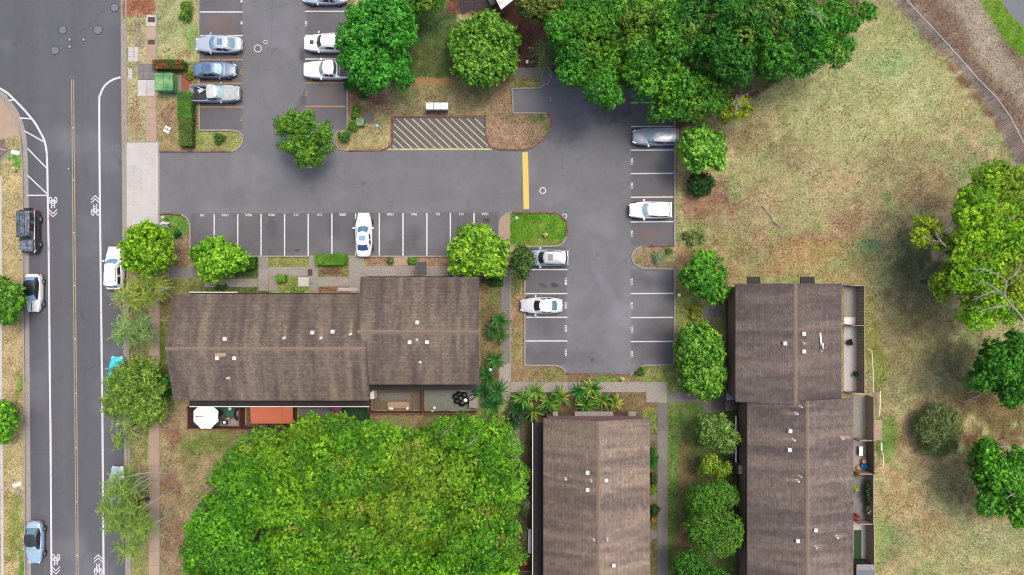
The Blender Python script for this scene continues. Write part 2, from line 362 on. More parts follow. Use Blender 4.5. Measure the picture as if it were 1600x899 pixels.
def mat_roof():
    m, nt, b = newmat('roof_shingle'); uvn = nt.nodes.new('ShaderNodeUVMap'); uvn.uv_map = 'UVMap'
    at = nt.nodes.new('ShaderNodeVertexColor'); at.layer_name = 'Col'
    br = nt.nodes.new('ShaderNodeTexBrick'); nt.links.new(uvn.outputs[0], br.inputs['Vector'])
    br.inputs['Scale'].default_value = 1.0; br.inputs['Brick Width'].default_value = 0.21; br.inputs['Row Height'].default_value = 0.145
    br.inputs['Mortar Size'].default_value = 0.018; br.inputs['Mortar Smooth'].default_value = 0.4
    br.inputs['Color1'].default_value = (0.80,0.79,0.80,1); br.inputs['Color2'].default_value = (1.26,1.23,1.20,1); br.inputs['Mortar'].default_value = (0.62,0.60,0.60,1)
    n2 = noise(nt, 8, 3, uvn.outputs[0], 0.8); n3 = noise(nt, 22, 2, uvn.outputs[0])
    v = nt.nodes.new('ShaderNodeVectorMath'); v.operation = 'MULTIPLY'; nt.links.new(at.outputs[0], v.inputs[0]); nt.links.new(br.outputs[0], v.inputs[1])
    f = nt.nodes.new('ShaderNodeMath'); f.operation = 'ADD'; nt.links.new(mrange(nt, n2.outputs[0], 0.3, 0.7, 0.76, 1.24), f.inputs[0]); nt.links.new(mrange(nt, n3.outputs[0], 0.3, 0.7, -0.20, 0.20), f.inputs[1])
    nt.links.new(mul(nt, v.outputs[0], f.outputs[0]), b.inputs['Base Color']); b.inputs['Roughness'].default_value = 0.95; b.inputs['Specular IOR Level'].default_value = 0.15
    bump(nt, b, br.outputs['Fac'], -0.5, 0.01); return m
M['roof'] = mat_roof()

def mat_leaf():
    m, nt, b = newmat('leaf'); at = nt.nodes.new('ShaderNodeVertexColor'); at.layer_name = 'Col'
    b.inputs['Roughness'].default_value = 0.5; b.inputs['Specular IOR Level'].default_value = 0.2
    nt.links.new(at.outputs[0], b.inputs['Base Color'])
    tr = nt.nodes.new('ShaderNodeBsdfTranslucent'); nt.links.new(at.outputs[0], tr.inputs[0])
    mx = nt.nodes.new('ShaderNodeMixShader'); mx.inputs[0].default_value = 0.26
    nt.links.new(b.outputs[0], mx.inputs[1]); nt.links.new(tr.outputs[0], mx.inputs[2])
    nt.links.new(mx.outputs[0], nt.nodes['Material Output'].inputs[0]); return m
M['leaf'] = mat_leaf()
def mat_glass(name, c, rough=0.08):
    m, nt, b = newmat(name); b.inputs['Base Color'].default_value = (*c, 1); b.inputs['Roughness'].default_value = rough
    b.inputs['Coat Weight'].default_value = 0.6; b.inputs['Coat Roughness'].default_value = 0.03; return m
M['glass_dark'] = mat_glass('glass_dark', (0.012,0.016,0.020))
M['glass_teal'] = mat_glass('glass_teal', (0.06,0.13,0.15))
M['glass_pale'] = mat_glass('glass_pale', (0.22,0.33,0.34))
M['glass_blue'] = mat_glass('glass_blue', (0.03,0.06,0.16))
M['glass_sky'] = mat_glass('glass_sky', (0.10,0.20,0.30))
M['head'] = mat_glass('headlight_lens', (0.45,0.47,0.5))
M['tail'] = mat_glass('taillight_lens', (0.35,0.02,0.02))
def paint(name, c, metal=0.0, rough=0.3, dirt=0.08):
    m = simple('paint_'+name, c, rough, dirt, 1.5, metal=metal, coat=0.5, fine=6, bmp=0); return m
PT = {'blueice': paint('blueice', (0.22,0.30,0.38), 0.15), 'midsilver': paint('midsilver', (0.20,0.22,0.24), 0.15), 'bluegrey': paint('bluegrey', (0.19,0.215,0.26), 0.15), 'silver': paint('silver', (0.28,0.31,0.345), 0.2), 'silver_warm': paint('silver_warm', (0.33,0.33,0.31), 0.1), 'slate': paint('slate', (0.075,0.105,0.15), 0.2),
      'navy': paint('navy', (0.012,0.016,0.026)), 'white': paint('white', (0.47,0.475,0.48), 0, 0.3, 0.05), 'pearl': paint('pearl', (0.34,0.35,0.355), 0.1),
      'black': paint('black', (0.010,0.011,0.014)), 'dusty': simple('paint_dusty', (0.035,0.045,0.06), 0.5, 0.5, 2.5, coat=0.3, c2=(0.12,0.14,0.17), fine=6, bmp=0),
      'turquoise': paint('turquoise', (0.03,0.36,0.40)), 'steel': paint('steel', (0.20,0.23,0.27), 0.3), 'ice': paint('ice', (0.27,0.32,0.37), 0.15),
      'worn': simple('paint_worn', (0.34,0.35,0.34), 0.45, 0.3, 3, coat=0.3, c2=(0.18,0.19,0.19), fine=8, bmp=0)}

# ================================================================ SETTING: ground, street, lot
STREET = [(-900,-700),(188,-700),(188,0),(190,300),(193,640),(196,899),(199,1500),(50,1500),(46,899),(44,600),(43,480),(42,300),(40,232),(35,198),(24,172),(8,151),(0,145),(-60,118),(-900,60)]
LOT = [(249,237),(362,237),(372,233),(378,225),(379,214),(374,207),(362,204),(312,204),(311,0),(310,-500),(545,-500),(543,0),(543,202),(531,204),(524,211),(523,224),(530,233),(545,236),
       (598,235),(607,231),(612,222),(613,183),(758,182),(759,206),(762,222),(768,231),(780,234),(818,234),(836,228),(852,214),(860,198),(860,184),(853,178),(840,177),(802,177),(800,139),(842,138),(856,131),(862,120),(862,112),(1053,112),
       (1054,384),(1003,385),(992,391),(987,402),(992,413),(1003,419),(1054,421),(1053,570),(1008,571),(996,575),(988,583),(984,586),(884,584),(880,576),(868,571),(820,571),(820,386),(866,385),(878,381),(885,370),(886,350),(879,340),(865,333),(800,332),(787,337),(780,347),(779,401),
       (298,401),(297,350),(292,340),(282,335),(249,334)]
APRON = [(198,222),(247,222),(248,237),(248,334),(248,352),(198,356)]
CANAL = [(1560,-60),(1566,0),(1578,18),(1600,42),(1640,80),(2200,500),(2200,300),(1660,40),(1610,-10),(1600,-60)]
def axis(a, b, st, far):
    core = np.arange(a, b+st/2, st); g = []; d = st
    x = a
    left = [];
    while x > -far: d *= 1.6; x -= d; left.append(x)
    right = []; x = b; d = st
    while x < far: d *= 1.6; x += d; right.append(x)
    return np.array(left[::-1]+list(core)+right)
gx = axis(-62, 62, 0.25, 900); gy = axis(-37, 37, 0.25, 900)
GX, GY = np.meshgrid(gx, gy); PX = GX/S+CX; PY = CY-GY/S
low = np.zeros(PX.shape, bool)
for poly in (STREET, LOT, APRON): low |= inpoly(PX, PY, poly) | (polydist(PX, PY, poly) < 4.6)
low2 = inpoly(PX, PY, CANAL)
Z = np.where(low, -0.05, 0.05); Z = np.where(low2, -1.2, Z)
Z = Z+np.where(low | low2, 0, (vnoise(GX, GY, 6, 3)-0.5)*0.06)
base = np.zeros(PX.shape+(3,)); base[:] = (166,155,108)
N1 = vnoise(PX, PY, 60, 11, 4); N2 = vnoise(PX, PY, 22, 12, 4); N3 = vnoise(PX, PY, 9, 13, 3)
base += (N1[..., None]-0.5)*np.array([84,30,44]) + (N2[..., None]-0.5)*np.array([-34,16,-20])+(N3[..., None]-0.5)*np.array([60,50,46])
def region(poly, c, st=0.9, soft=5):
    global base
    ins = inpoly(PX, PY, poly); d = polydist(PX, PY, poly); w = np.where(ins, 1, np.clip(1-d/soft, 0, 1))*st
    cc = np.array(c)+(N2[..., None]-0.5)*np.array([40,22,26])+(N3[..., None]-0.5)*np.array([52,44,38])
    base = base*(1-w[..., None])+cc*w[..., None]
def blob(cx, cy, rx, ry, c, st=0.8, rot=0):
    global base
    a = R(rot); x = PX-cx; y = PY-cy; u = (x*math.cos(a)+y*math.sin(a))/rx; v = (-x*math.sin(a)+y*math.cos(a))/ry
    d = np.hypot(u, v)+(N2-0.5)*1.2+(N3-0.5)*0.7; w = np.clip((1.15-d)/0.55, 0, 1)*st
    base = base*(1-w[..., None])+(np.array(c)+(N3[..., None]-0.5)*40)*w[..., None]
def rect(x0, y0, x1, y1): return [(x0,y0),(x1,y0),(x1,y1),(x0,y1)]
# the wide field
for b_ in [(1330,150,150,110,(172,172,116),.75),(1250,120,60,50,(150,150,100),.6),(1440,130,80,60,(176,172,118),.7),(1400,60,60,50,(160,164,104),.6),(1390,100,40,22,(140,165,105),.5),
           (1520,160,50,40,(176,160,112),.6),(1160,210,60,40,(146,128,92),.7),(1180,270,70,40,(160,156,104),.6),(1230,240,40,30,(142,130,92),.6),(1120,330,60,40,(156,134,102),.65),
           (1180,340,50,40,(166,142,106),.6),(1200,390,80,26,(168,136,100),.7),(1150,385,40,26,(150,140,90),.6),(1290,310,90,50,(172,156,112),.6),(1340,350,60,40,(158,138,100),.6),(1330,345,22,20,(156,122,92),.6),
           (1270,395,60,26,(178,146,96),.7),(1380,400,60,40,(158,158,98),.6),(1360,385,20,10,(120,165,110),.6),(1410,250,60,40,(156,140,100),.6),(1450,300,60,30,(150,128,92),.6),
           (1440,440,50,60,(110,108,74),.85),(1430,390,34,36,(106,106,72),.8),(1470,500,50,60,(116,108,76),.8),(1400,520,60,80,(160,142,96),.6),(1450,590,60,40,(150,136,98),.6),(1360,520,16,80,(160,156,76),.7),  # leading dark blobs paint the right-edge tree's shadow on the grass
           (1560,640,60,60,(120,98,62),.8),(1520,620,40,30,(134,112,76),.6),(1540,700,40,30,(120,96,64),.7),(1500,560,50,40,(122,116,78),.7),(1380,640,30,60,(170,150,108),.6),(1388,690,20,40,(104,140,52),.7),(1375,580,14,40,(128,140,60),.6),
           (1400,770,26,50,(176,148,98),.6),(1425,710,26,60,(172,144,106),.6),(1480,760,40,40,(146,138,88),.6),(1540,790,50,30,(136,120,84),.7),(1460,840,26,50,(160,130,92),.7),(1370,850,12,60,(150,160,80),.5),(1500,860,80,40,(172,168,112),.5),(1540,850,60,40,(164,164,116),.5),
           (1470,690,46,16,(120,92,66),.6),(1130,300,24,30,(144,116,88),.6),(1100,420,20,30,(150,140,88),.6),(1300,425,60,20,(176,152,100),.6),(1210,425,60,14,(170,140,96),.6),(1240,372,70,8,(164,126,98),.5,-3),(1100,320,40,22,(150,110,86),.6)]: blob(*b_)
# strip between lot and the east row, courts and verges
region([(1056,420),(1135,440),(1135,600),(1056,600)], (150,150,88)); blob(1075,470,20,30,(142,150,70),.6); blob(1100,480,30,20,(146,150,110),.4); blob(1085,375,24,20,(120,140,80),.6)
region([(1056,385),(1135,385),(1135,440),(1056,430)], (160,140,96)); blob(1070,410,16,16,(140,96,76),.5)
region([(1044,630),(1150,630),(1150,899),(1044,1000)], (104,122,62)); blob(1072,740,16,60,(150,122,86),.75); blob(1052,760,8,140,(112,142,62),.7); blob(1066,850,14,40,(156,120,90),.8); blob(1085,660,30,26,(104,130,64),.6); blob(1095,740,20,40,(128,112,80),.6)
region([(1000,572),(1100,572),(1100,612),(1044,612),(1044,597),(986,597)], (140,146,80)); region([(821,573),(878,573),(884,586),(986,586),(1000,597),(798,597),(800,573)], (140,122,84)); blob(950,592,24,5,(110,146,50),.8); blob(860,585,20,8,(120,132,66),.6); blob(905,592,24,5,(150,110,88),.6)
region(rect(798,435,820,596), (158,130,98)); blob(808,450,10,16,(120,130,70),.7); blob(808,540,10,30,(146,140,84),.6)
region(rect(752,440,782,596), (128,112,76)); blob(770,465,12,16,(110,130,70),.6); blob(765,580,16,20,(110,84,64),.7)
region(rect(798,614,1026,652), (118,96,70)); blob(985,628,34,12,(140,124,84),.7); blob(1012,650,10,26,(122,134,66),.8); region(rect(1009,640,1026,680), (124,136,66)); region(rect(1016,680,1027,899), (112,108,66))
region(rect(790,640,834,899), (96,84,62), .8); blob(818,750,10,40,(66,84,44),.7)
# building row A front beds
region(rect(250,335,297,420), (156,136,96)); region([(250,336),(285,336),(294,345),(294,362),(250,372)], (104,146,54)); blob(280,400,20,20,(150,122,92),.7); blob(258,400,10,30,(120,124,70),.5)
region(rect(262,437,330,458), (120,124,66)); region(rect(200,440,262,640), (150,140,88)); region(rect(250,455,270,640), (120,128,58)); blob(258,480,8,30,(156,128,100),.6)
region(rect(361,402,404,432), (84,104,48)); region(rect(330,449,420,460), (104,112,60)); region(rect(420,402,480,416), (150,150,82)); region(rect(434,433,482,456), (136,146,76)); region(rect(498,402,546,432), (132,128,78)); blob(520,425,16,8,(130,96,78),.8)
region(rect(569,402,785,415), (166,132,104)); blob(610,410,8,6,(110,120,60),.7); blob(645,410,10,6,(96,140,44),.8); region(rect(500,449,545,458), (146,112,86)); region(rect(575,430,760,440), (96,90,72))
# behind row A
region([(250,640),(296,640),(296,670),(400,672),(400,720),(300,780),(280,899),(250,899)], (162,142,104)); blob(270,680,14,24,(146,104,84),.7); blob(265,760,22,22,(150,108,86),.6); blob(275,850,16,40,(152,114,92),.6); blob(268,715,22,22,(166,146,112),.6); blob(330,690,40,20,(120,134,62),.8); blob(300,700,24,16,(112,128,56),.6); blob(290,730,16,30,(140,130,84),.6)
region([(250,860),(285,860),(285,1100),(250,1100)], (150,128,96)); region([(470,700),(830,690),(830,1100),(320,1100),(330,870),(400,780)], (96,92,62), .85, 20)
region(rect(198,640,233,1100), (158,148,96)); blob(214,860,12,40,(146,150,80),.7); blob(222,740,8,24,(152,120,92),.6); blob(228,690,3,60,(110,140,56),.8)
# left verge
region([(-200,300),(36,300),(38,1100),(-200,1100)], (186,164,118)); region([(2,250),(12,240),(33,240),(35,300),(2,300)], (190,170,120)); blob(28,250,7,16,(98,150,50),.9); blob(14,246,10,6,(110,150,90),.7); blob(20,380,12,70,(190,170,124),.7); blob(24,560,12,60,(184,160,116),.7); blob(30,600,8,20,(120,140,60),.7); blob(20,720,14,30,(176,168,110),.7); blob(24,830,18,60,(134,142,70),.85); blob(10,800,10,60,(180,160,100),.6); blob(34,880,6,40,(96,130,44),.8); blob(18,640,14,14,(140,148,70),.7)
# verge top left
region(rect(198,24,229,222), (176,166,122)); blob(214,70,10,34,(156,138,116),.7); blob(212,180,10,40,(172,142,112),.7); blob(204,60,4,40,(140,150,80),.6); region(rect(190,-400,243,23), (164,112,86), 1); blob(215,8,16,10,(150,96,70),.7)
region(rect(246,-300,310,112), (166,164,112)); blob(300,60,12,30,(140,166,92),.8); blob(270,40,24,30,(156,156,104),.6); blob(290,85,18,8,(166,130,100),.7); blob(300,102,10,8,(120,142,70),.7)
region([(272,112),(300,118),(300,145),(272,148)], (158,98,76), .95); blob(285,130,16,14,(160,96,72),.8)
region(rect(246,146,312,236), (166,146,104)); blob(262,180,16,20,(156,120,96),.8); blob(262,150,18,6,(140,150,84),.7); blob(306,190,8,24,(134,104,80),.8); region([(300,206),(360,206),(374,212),(374,228),(362,234),(300,234)], (154,158,90)); blob(330,228,30,6,(160,156,96),.6); blob(258,226,12,6,(180,150,108),.7)
# upper middle lawn
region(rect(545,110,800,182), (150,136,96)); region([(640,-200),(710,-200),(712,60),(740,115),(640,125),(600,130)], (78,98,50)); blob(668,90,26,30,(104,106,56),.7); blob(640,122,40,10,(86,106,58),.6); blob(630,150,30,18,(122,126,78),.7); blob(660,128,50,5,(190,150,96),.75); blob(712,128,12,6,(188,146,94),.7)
region(rect(544,120,612,182), (154,132,98)); blob(558,150,14,30,(140,104,80),.7); blob(580,150,20,14,(140,98,78),.6); region(rect(528,182,612,234), (176,160,112)); blob(590,215,30,20,(184,168,116),.6); blob(700,165,60,16,(146,130,92),.6); blob(785,165,16,40,(160,130,100),.7); region(rect(770,140,800,176), (160,134,102))
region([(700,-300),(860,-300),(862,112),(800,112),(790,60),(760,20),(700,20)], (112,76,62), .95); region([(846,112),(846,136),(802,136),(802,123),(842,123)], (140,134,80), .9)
region(rect(640,170,700,182), (150,134,98))
region([(766,182),(800,180),(842,179),(858,184),(858,198),(850,213),(836,227),(818,232),(775,232),(763,222)], (162,134,106), 1); blob(840,186,18,6,(112,130,66),.8); blob(853,200,4,14,(104,134,50),.7); blob(795,182,12,6,(130,126,80),.6); blob(800,205,26,16,(176,148,118),.5)
region([(798,334),(865,335),(878,341),(884,350),(884,369),(877,379),(866,383),(822,384),(797,380)], (98,140,40), 1, 3); blob(845,378,34,5,(150,142,84),.7); blob(840,355,16,12,(122,144,58),.6)
region([(1052,387),(1003,387),(994,392),(989,402),(994,412),(1003,417),(1052,419)], (150,132,100), 1, 3); blob(1040,402,10,10,(116,136,62),.8); blob(998,402,6,10,(130,128,80),.7)
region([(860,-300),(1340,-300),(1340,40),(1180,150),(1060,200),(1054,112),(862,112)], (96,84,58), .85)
# beyond the chain link fence
region([(1417,-300),(1417,0),(1495,85),(1560,155),(1600,224),(1700,400),(2300,400),(2300,-300)], (130,110,92), 1, 6)
for t in np.linspace(-0.2, 1.4, 14): blob(1490+t*130+math.sin(t*9)*10, -10+t*190, 30, 26, (174,160,136), .55, 40); blob(1460+t*130, 10+t*200, 18, 22, (130,100,82), .5)
for t in np.linspace(-0.3, 1.5, 16): blob(1400+t*160, -5+t*200, 8, 14, (138,92,74), .65, -35)
region([(1395,-60),(1417,-60),(1417,0),(1495,85),(1560,155),(1600,224),(1640,300),(1600,300),(1580,235),(1545,165),(1500,105),(1440,50),(1395,0)], (132,118,114), .75, 4)
region([(1520,-100),(1545,-100),(1562,0),(1578,20),(1602,45),(1700,120),(1700,150),(1600,90),(1570,60),(1545,20),(1535,0)], (112,144,44), .95, 6)
region([(1588,-60),(1700,-60),(1700,60),(1640,40),(1600,12)], (60,84,34), .95, 5)
base = (base-120)*1.08+120+np.array([0,4,9]); base = np.clip(base, 22, 240)/255.0
lb = np.where(base <= 0.04045, base/12.92, ((base+0.055)/1.055)**2.4)/GAIN
V = np.stack([GX, GY, Z], -1).reshape(-1, 3); ny, nx = PX.shape
ii = (np.arange(ny-1)[:, None]*nx+np.arange(nx-1)[None, :]).ravel()
me = fastmesh('ground', V, np.stack([ii, ii+1, ii+nx+1, ii+nx], -1), lb.reshape(-1, 3))
link('ground', me, M['ground'], kind='structure', smooth=True)

def sheet(name, poly, m, z, parent=None, kind='structure'):
    return MB().flat(P(poly), z).build(name, m, parent, kind=kind)
street = sheet('street', STREET, M['street'], 0.0)
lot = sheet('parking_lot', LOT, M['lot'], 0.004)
wm, nt, b = newmat('water'); b.inputs['Base Color'].default_value = (0.035,0.05,0.06,1); b.inputs['Roughness'].default_value = 0.25; b.inputs['Specular IOR Level'].default_value = 0.3
n = noise(nt, 2.5, 4, gcoord(nt)); bump(nt, b, n.outputs[0], 0.3, 0.03)
MB().flat(P([(1550,-80),(1558,0),(1572,22),(1600,52),(1640,92),(2190,520),(2210,290),(1670,30),(1615,-20),(1606,-80)]), -0.55).build('stream_water', wm, kind='structure')
# parking bays are less worn and darker: their own thin course of asphalt
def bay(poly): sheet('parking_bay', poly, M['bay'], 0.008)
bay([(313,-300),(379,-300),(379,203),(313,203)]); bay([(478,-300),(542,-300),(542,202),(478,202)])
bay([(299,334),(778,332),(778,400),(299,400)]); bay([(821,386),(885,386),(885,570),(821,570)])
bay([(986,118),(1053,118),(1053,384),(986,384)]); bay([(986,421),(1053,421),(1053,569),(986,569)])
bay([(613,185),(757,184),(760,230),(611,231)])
# apron: concrete slabs
apron = sheet('driveway_apron', APRON, M['concrete_pale'], 0.0)
def slab_grid(parent, xs, ys, m, z0=-0.05, z1=0.055, gap=0.014, name='slab'):
    for i in range(len(xs)-1):
        for j in range(len(ys)-1):
            a = W(xs[i], ys[j]); c = W(xs[i+1], ys[j+1])
            dz = random.uniform(-0.006, 0.006)
            MB().box(a[0]+gap, c[0]-gap, c[1]+gap, a[1]-gap, z0, z1+dz).build(name, m, parent)
slab_grid(apron, [198,222,247], [222,258,297,340,354], M['concrete_pale'], 0.002, 0.02, 0.008)

def path(name, x0, y0, x1, y1, m, nx=1, ny=1, z1=0.085, gap=0.013):
    ba = W(x0, y0); bb = W(x1, y1)
    root = MB().box(ba[0]+.02, bb[0]-.02, bb[1]+.02, ba[1]-.02, -0.1, z1-0.04).build(name, M['concrete_old'], kind='structure')
    slab_grid(root, np.linspace(x0, x1, nx+1), np.linspace(y0, y1, ny+1), m, -0.06, z1, gap)
    return root
path('pavement', 229, 42, 244, 97, M['concrete_tan'], 1, 3); path('pavement', 229, 24, 244, 41.6, M['concrete_pale'], 1, 1)
path('pavement', 229, 151, 245, 221.5, M['concrete_tan'], 1, 4)
path('pavement', 233, 452, 249, 640, M['concrete_tan'], 1, 9); path('pavement', 233, 640.5, 249, 905, M['concrete_tan'], 1, 12); path('pavement', 233, 905.5, 249, 1100, M['concrete_tan'], 1, 8)
path('service_pad', 216, 100, 243, 125, M['concrete_old'], 3, 2); path('service_pad', 216, 125.5, 243, 150.5, M['concrete_pale'], 2, 1)
path('paving_pad', 201, 74, 217, 97, M['concrete_pale'], 2, 3); path('paving_pad', 201, 108, 207.5, 124, M['concrete_pale'], 1, 1)
path('footpath', 265, 418, 320, 435, M['concrete_old'], 3, 1)
path('footpath', 320, 436, 403, 449, M['concrete'], 5, 1); path('footpath', 404, 402, 419.5, 455, M['concrete'], 1, 3); path('footpath', 420, 417, 483, 432, M['concrete'], 4, 1); path('footpath', 420, 432.5, 434, 455, M['concrete'], 1, 1)
path('footpath', 483.5, 402, 497, 455, M['concrete'], 1, 3); path('footpath', 466, 433, 483, 448, M['concrete_pale'], 1, 1); path('footpath', 497.5, 433, 545, 448, M['concrete'], 3, 1)
path('footpath', 545.5, 401, 569, 452, M['concrete'], 1, 2); path('footpath', 569.5, 416, 700, 432, M['concrete'], 5, 1); path('footpath', 700.5, 416, 782, 432, M['concrete_old'], 3, 1); path('footpath', 615, 402, 638, 415.5, M['concrete_tan'], 1, 1)
path('footpath', 528, 449.5, 560, 455, M['concrete_pale'], 1, 1)
path('footpath', 783, 382, 797, 455, M['concrete_old'], 1, 3); path('footpath', 783, 455.5, 797, 568, M['concrete_old'], 1, 4); path('footpath', 780, 568.5, 797, 625, M['concrete'], 1, 2)
path('footpath', 797.5, 597, 1009, 613, M['concrete'], 7, 1); path('footpath', 1009.5, 597, 1042, 629, M['concrete'], 1, 1)
path('footpath', 1027, 629.5, 1043, 895, M['concrete_old'], 1, 6); path('footpath', 1027, 895.5, 1043, 1100, M['concrete_old'], 1, 5)
path('footpath', 1042.5, 613, 1097, 629, M['concrete_old'], 3, 1); path('footpath', 1097.5, 605, 1131, 645, M['concrete_old'], 2, 2)
path('footpath', 1096, 479, 1129, 496, M['concrete_old'], 3, 1); path('footpath', 1104, 496.5, 1113, 520, M['concrete_old'], 1, 1)
path('footpath', 1136, 690, 1150, 730, M['concrete_old'], 1, 2); path('footpath', 1016, 679, 1027, 689, M['concrete_old']); path('footpath', 1016, 770, 1027, 780, M['concrete_old']); path('footpath', 1016, 828, 1027, 842, M['concrete_old'])
path('footpath', 1366, 656, 1378, 688, M['concrete_tan'], 1, 2)
path('footpath', 803, 106, 843, 122, M['concrete_old'], 2, 1)
path('footpath', 386, 670, 395, 695, M['concrete_old'], 1, 3)
path('footpath', 795, 655, 812, 720, M['concrete_old'], 1, 3)
s = MB(); s.prism(P([(843.5,106),(861,106),(861,120),(856,130),(846,136),(843.5,136)]), -0.05, 0.09); s.build('footpath', M['concrete_old'], kind='structure')
MB().prism(P([(797,334),(788,337),(781,347),(781,381),(797,381)]), -0.05, 0.09).build('footpath', M['concrete_tan'], kind='structure')
MB().prism(P([(700,-60),(722,24),(736,16),(760,16),(766,10),(752,-60)]), -0.05, 0.07).build('footpath', M['flat_roof'], kind='structure')
# corner at the far left
MB().prism(P([(-200,84),(-60,126),(0,150),(10,160),(24,178),(31,196),(33,212),(-200,262)]), -0.05, 0.08).build('corner_pavement', M['concrete_tan'], kind='structure')
MB().prism(P([(-200,262),(33,212.5),(33,232),(14,238),(4,248),(0,262),(-200,300)]), -0.05, 0.065).build('corner_pavement', simple('corner_brown', alb(140,118,104), 0.9, 0.4, 1.5, fine=8), kind='structure')
MB().sweep(P(curve([(0,275),(1,256),(6,245),(16,237)], 4)), 0.1, 0, 0.12).build('kerb', M['kerb'], kind='structure')
MB().sweep(P([(1,276),(1.5,430),(2,600),(4,780),(5,1000)]), 0.32, 0, 0.09).build('path_edging', M['concrete_pale'], kind='structure')

# kerbs and gutters
def kerb(pts, m='kerb', w=0.16, z=0.13, name='kerb'): return MB().sweep(P(pts), w, -0.04, z).build(name, M[m], kind='structure')
kerb([(-400,70),(-60,121)]+curve([(-60,121),(0,146),(10,156),(25,176),(35,202),(39,232),(41,300),(42,480),(43,600),(45,899),(47,1300)], 6), 'kerb', 0.5, 0.012, 'gutter')
kerb(curve([(-60,127),(0,153),(8,162),(20,180),(30,205),(34,232),(36.5,300),(37,480),(38.5,600),(40,899),(42,1300)], 6))
kerb([(192.5,-400),(192.5,0),(195,300),(197,640),(200,899),(203,1300)], 'kerb', 0.55, 0.012, 'gutter')
kerb([(197.5,-400),(197.5,0),(198,222)]); kerb([(199.5,356),(202,640),(204.5,899),(207,1300)])
kerb([(248.5,222),(248.5,352)], 'kerb', 0.16, 0.03, 'edging'); kerb([(245.7,-300),(245.7,97)], 'kerb', 0.10, 0.10, 'edging'); kerb([(249.8,452),(249.8,1000)], 'kerb', 0.07, 0.10, 'edging')
kerb([(198,222),(247,222)], 'kerb', 0.1, 0.06, 'edging')
kerb([(249,237),(362,237)], 'red_kerb'); kerb(curve([(362,237),(372,233),(378,225),(379,214),(374,207),(362,204)], 4)); kerb([(362,204),(312,204),(311,0),(310,-400)])
kerb([(544,-400),(543,0),(543,202)]); kerb([(531,204),(524,211),(523,224),(530,233),(545,236)]); kerb([(545,236),(598,235),(607,231),(612,222),(613,183),(758,182),(759,206),(762,222),(768,231),(780,234)], 'red_kerb')
kerb(curve([(780,234),(818,234),(836,228),(852,214),(860,198),(860,184),(855,178)], 4), 'red_kerb'); kerb([(855,178),(840,177),(802,177),(800,139),(842,138)]); kerb([(842,138),(856,131),(862,120),(862,112)])
kerb([(1053.6,112),(1054,384)]); kerb([(1054,384),(1003,385)], 'red_kerb'); kerb(curve([(1003,385),(992,391),(987,402),(992,413),(1003,419)], 4)); kerb([(1003,419),(1054,421),(1053,569)])
kerb([(1053,569.5),(1008,571),(996,575),(988,583),(984,586)]); kerb([(984,586),(884,584)], 'red_kerb'); kerb(curve([(884,584),(880,576),(868,571)], 4)); kerb([(868,571),(820,571),(820,386)])
kerb(curve([(820,386),(866,385),(878,381),(885,370)], 4)); kerb(curve([(885,370),(886,350),(879,340),(865,333),(800,332)], 4), 'red_kerb'); kerb(curve([(800,332),(787,337),(780,347)], 4)); kerb([(780,347),(779,400.8),(298,400.8),(297,350),(292,340),(284,336)])
kerb([(284,336),(270,334.5),(249,334)], 'red_kerb')
kerb([(797.3,435),(797.5,596)], 'kerb', 0.1, 0.1, 'edging')
MB().box(W(870,0)[0], W(888,0)[0], W(0,115)[1], W(0,111)[1], 0.004, 0.17).build('wheel_stop', M['amber']); tag(bpy.data.objects['wheel_stop'], 'orange painted bumper kerb at the edge of the shaded driveway', 'wheel stop')

# painted lines; each line is a part of the surface it lies on
def line(parent, pts, w, m, name='painted_line', z=0.012): return MB().strip(P(pts), w, z).build(name, M[m], parent)
EXT = -400
line(street, curve([(-60,112),(0,138.5),(22.5,156),(50,186),(62,205),(70,222),(73.5,246),(74.5,300)], 6)+[(76,380),(77,480),(78,600),(79,674),(80.5,899),(83,1300)], 0.22, 'white_line')
line(street, curve([(188.5,121),(176,125),(164,134),(157,148),(155.2,166),(156,300)], 6)+[(157.5,435),(160,640),(162,899),(165,1300)], 0.22, 'white_line')
for a, c in [((14,157),(24,156.2)),((31,184.5),(49,186)),((38.5,205),(70,222.5)),((43,232),(74,264)),((43,274),(74,303.5)),((43,305.5),(74,305.5))]: line(street, [a, c], 0.14, 'white_line', z=0.016)
for dx in (-1.6, 1.6): line(street, [(113.5+dx,124),(115+dx,280),(116.3+dx,435),(118+dx,600),(119.5+dx,740),(121+dx,899),(124+dx,1300)], 0.10, 'centre_line')
for y in (200, 282, 364, 446, 530, 615, 700, 784, 868): MB().cbox((W(113.5+(y-124)*0.0097, y)[0], W(0, y)[1], 0.02), (0.12,0.12,0.03)).build('road_stud', M['white_line'], street)
def sharrow(px, py, up, sc=1.0):
    s = MB(); c = W(px, py); d = 1 if up else -1
    def T(pts): return [(c[0]+x*S*d*sc, c[1]+y*S*d*sc) for x, y in pts]
    for yy in (15, 10): s.strip(T([(-6.5,yy-6.5),(0,yy),(6.5,yy-6.5)]), 0.10, 0.016)
    for xx in (-4.0, 4.0):
        s.strip(T([(xx+2.2*math.cos(t), -11+4.6*math.sin(t)) for t in np.linspace(0, 2*math.pi, 17)]), 0.10, 0.016+0.002*(xx > 0))
    s.strip(T([(-4,-11),(-2.6,-5),(2.2,-6),(0,-12),(-2.2,-6)]), 0.09, 0.021); s.strip(T([(4,-11),(2.2,-5.2),(2,0)]), 0.09, 0.023)
    s.strip(T([(0,-12),(-2.8,-3.6),(-2.4,0)]), 0.09, 0.025); s.strip(T([(-3.4,0.4),(-1.6,0.4)]), 0.10, 0.027); s.strip(T([(1,0.6),(3.6,1.2)]), 0.10, 0.029); s.strip(T([(-1.8,-2.2),(1.8,-2.2)]), 0.10, 0.031)
    s.build('bicycle_marking', M['white_line'], street)
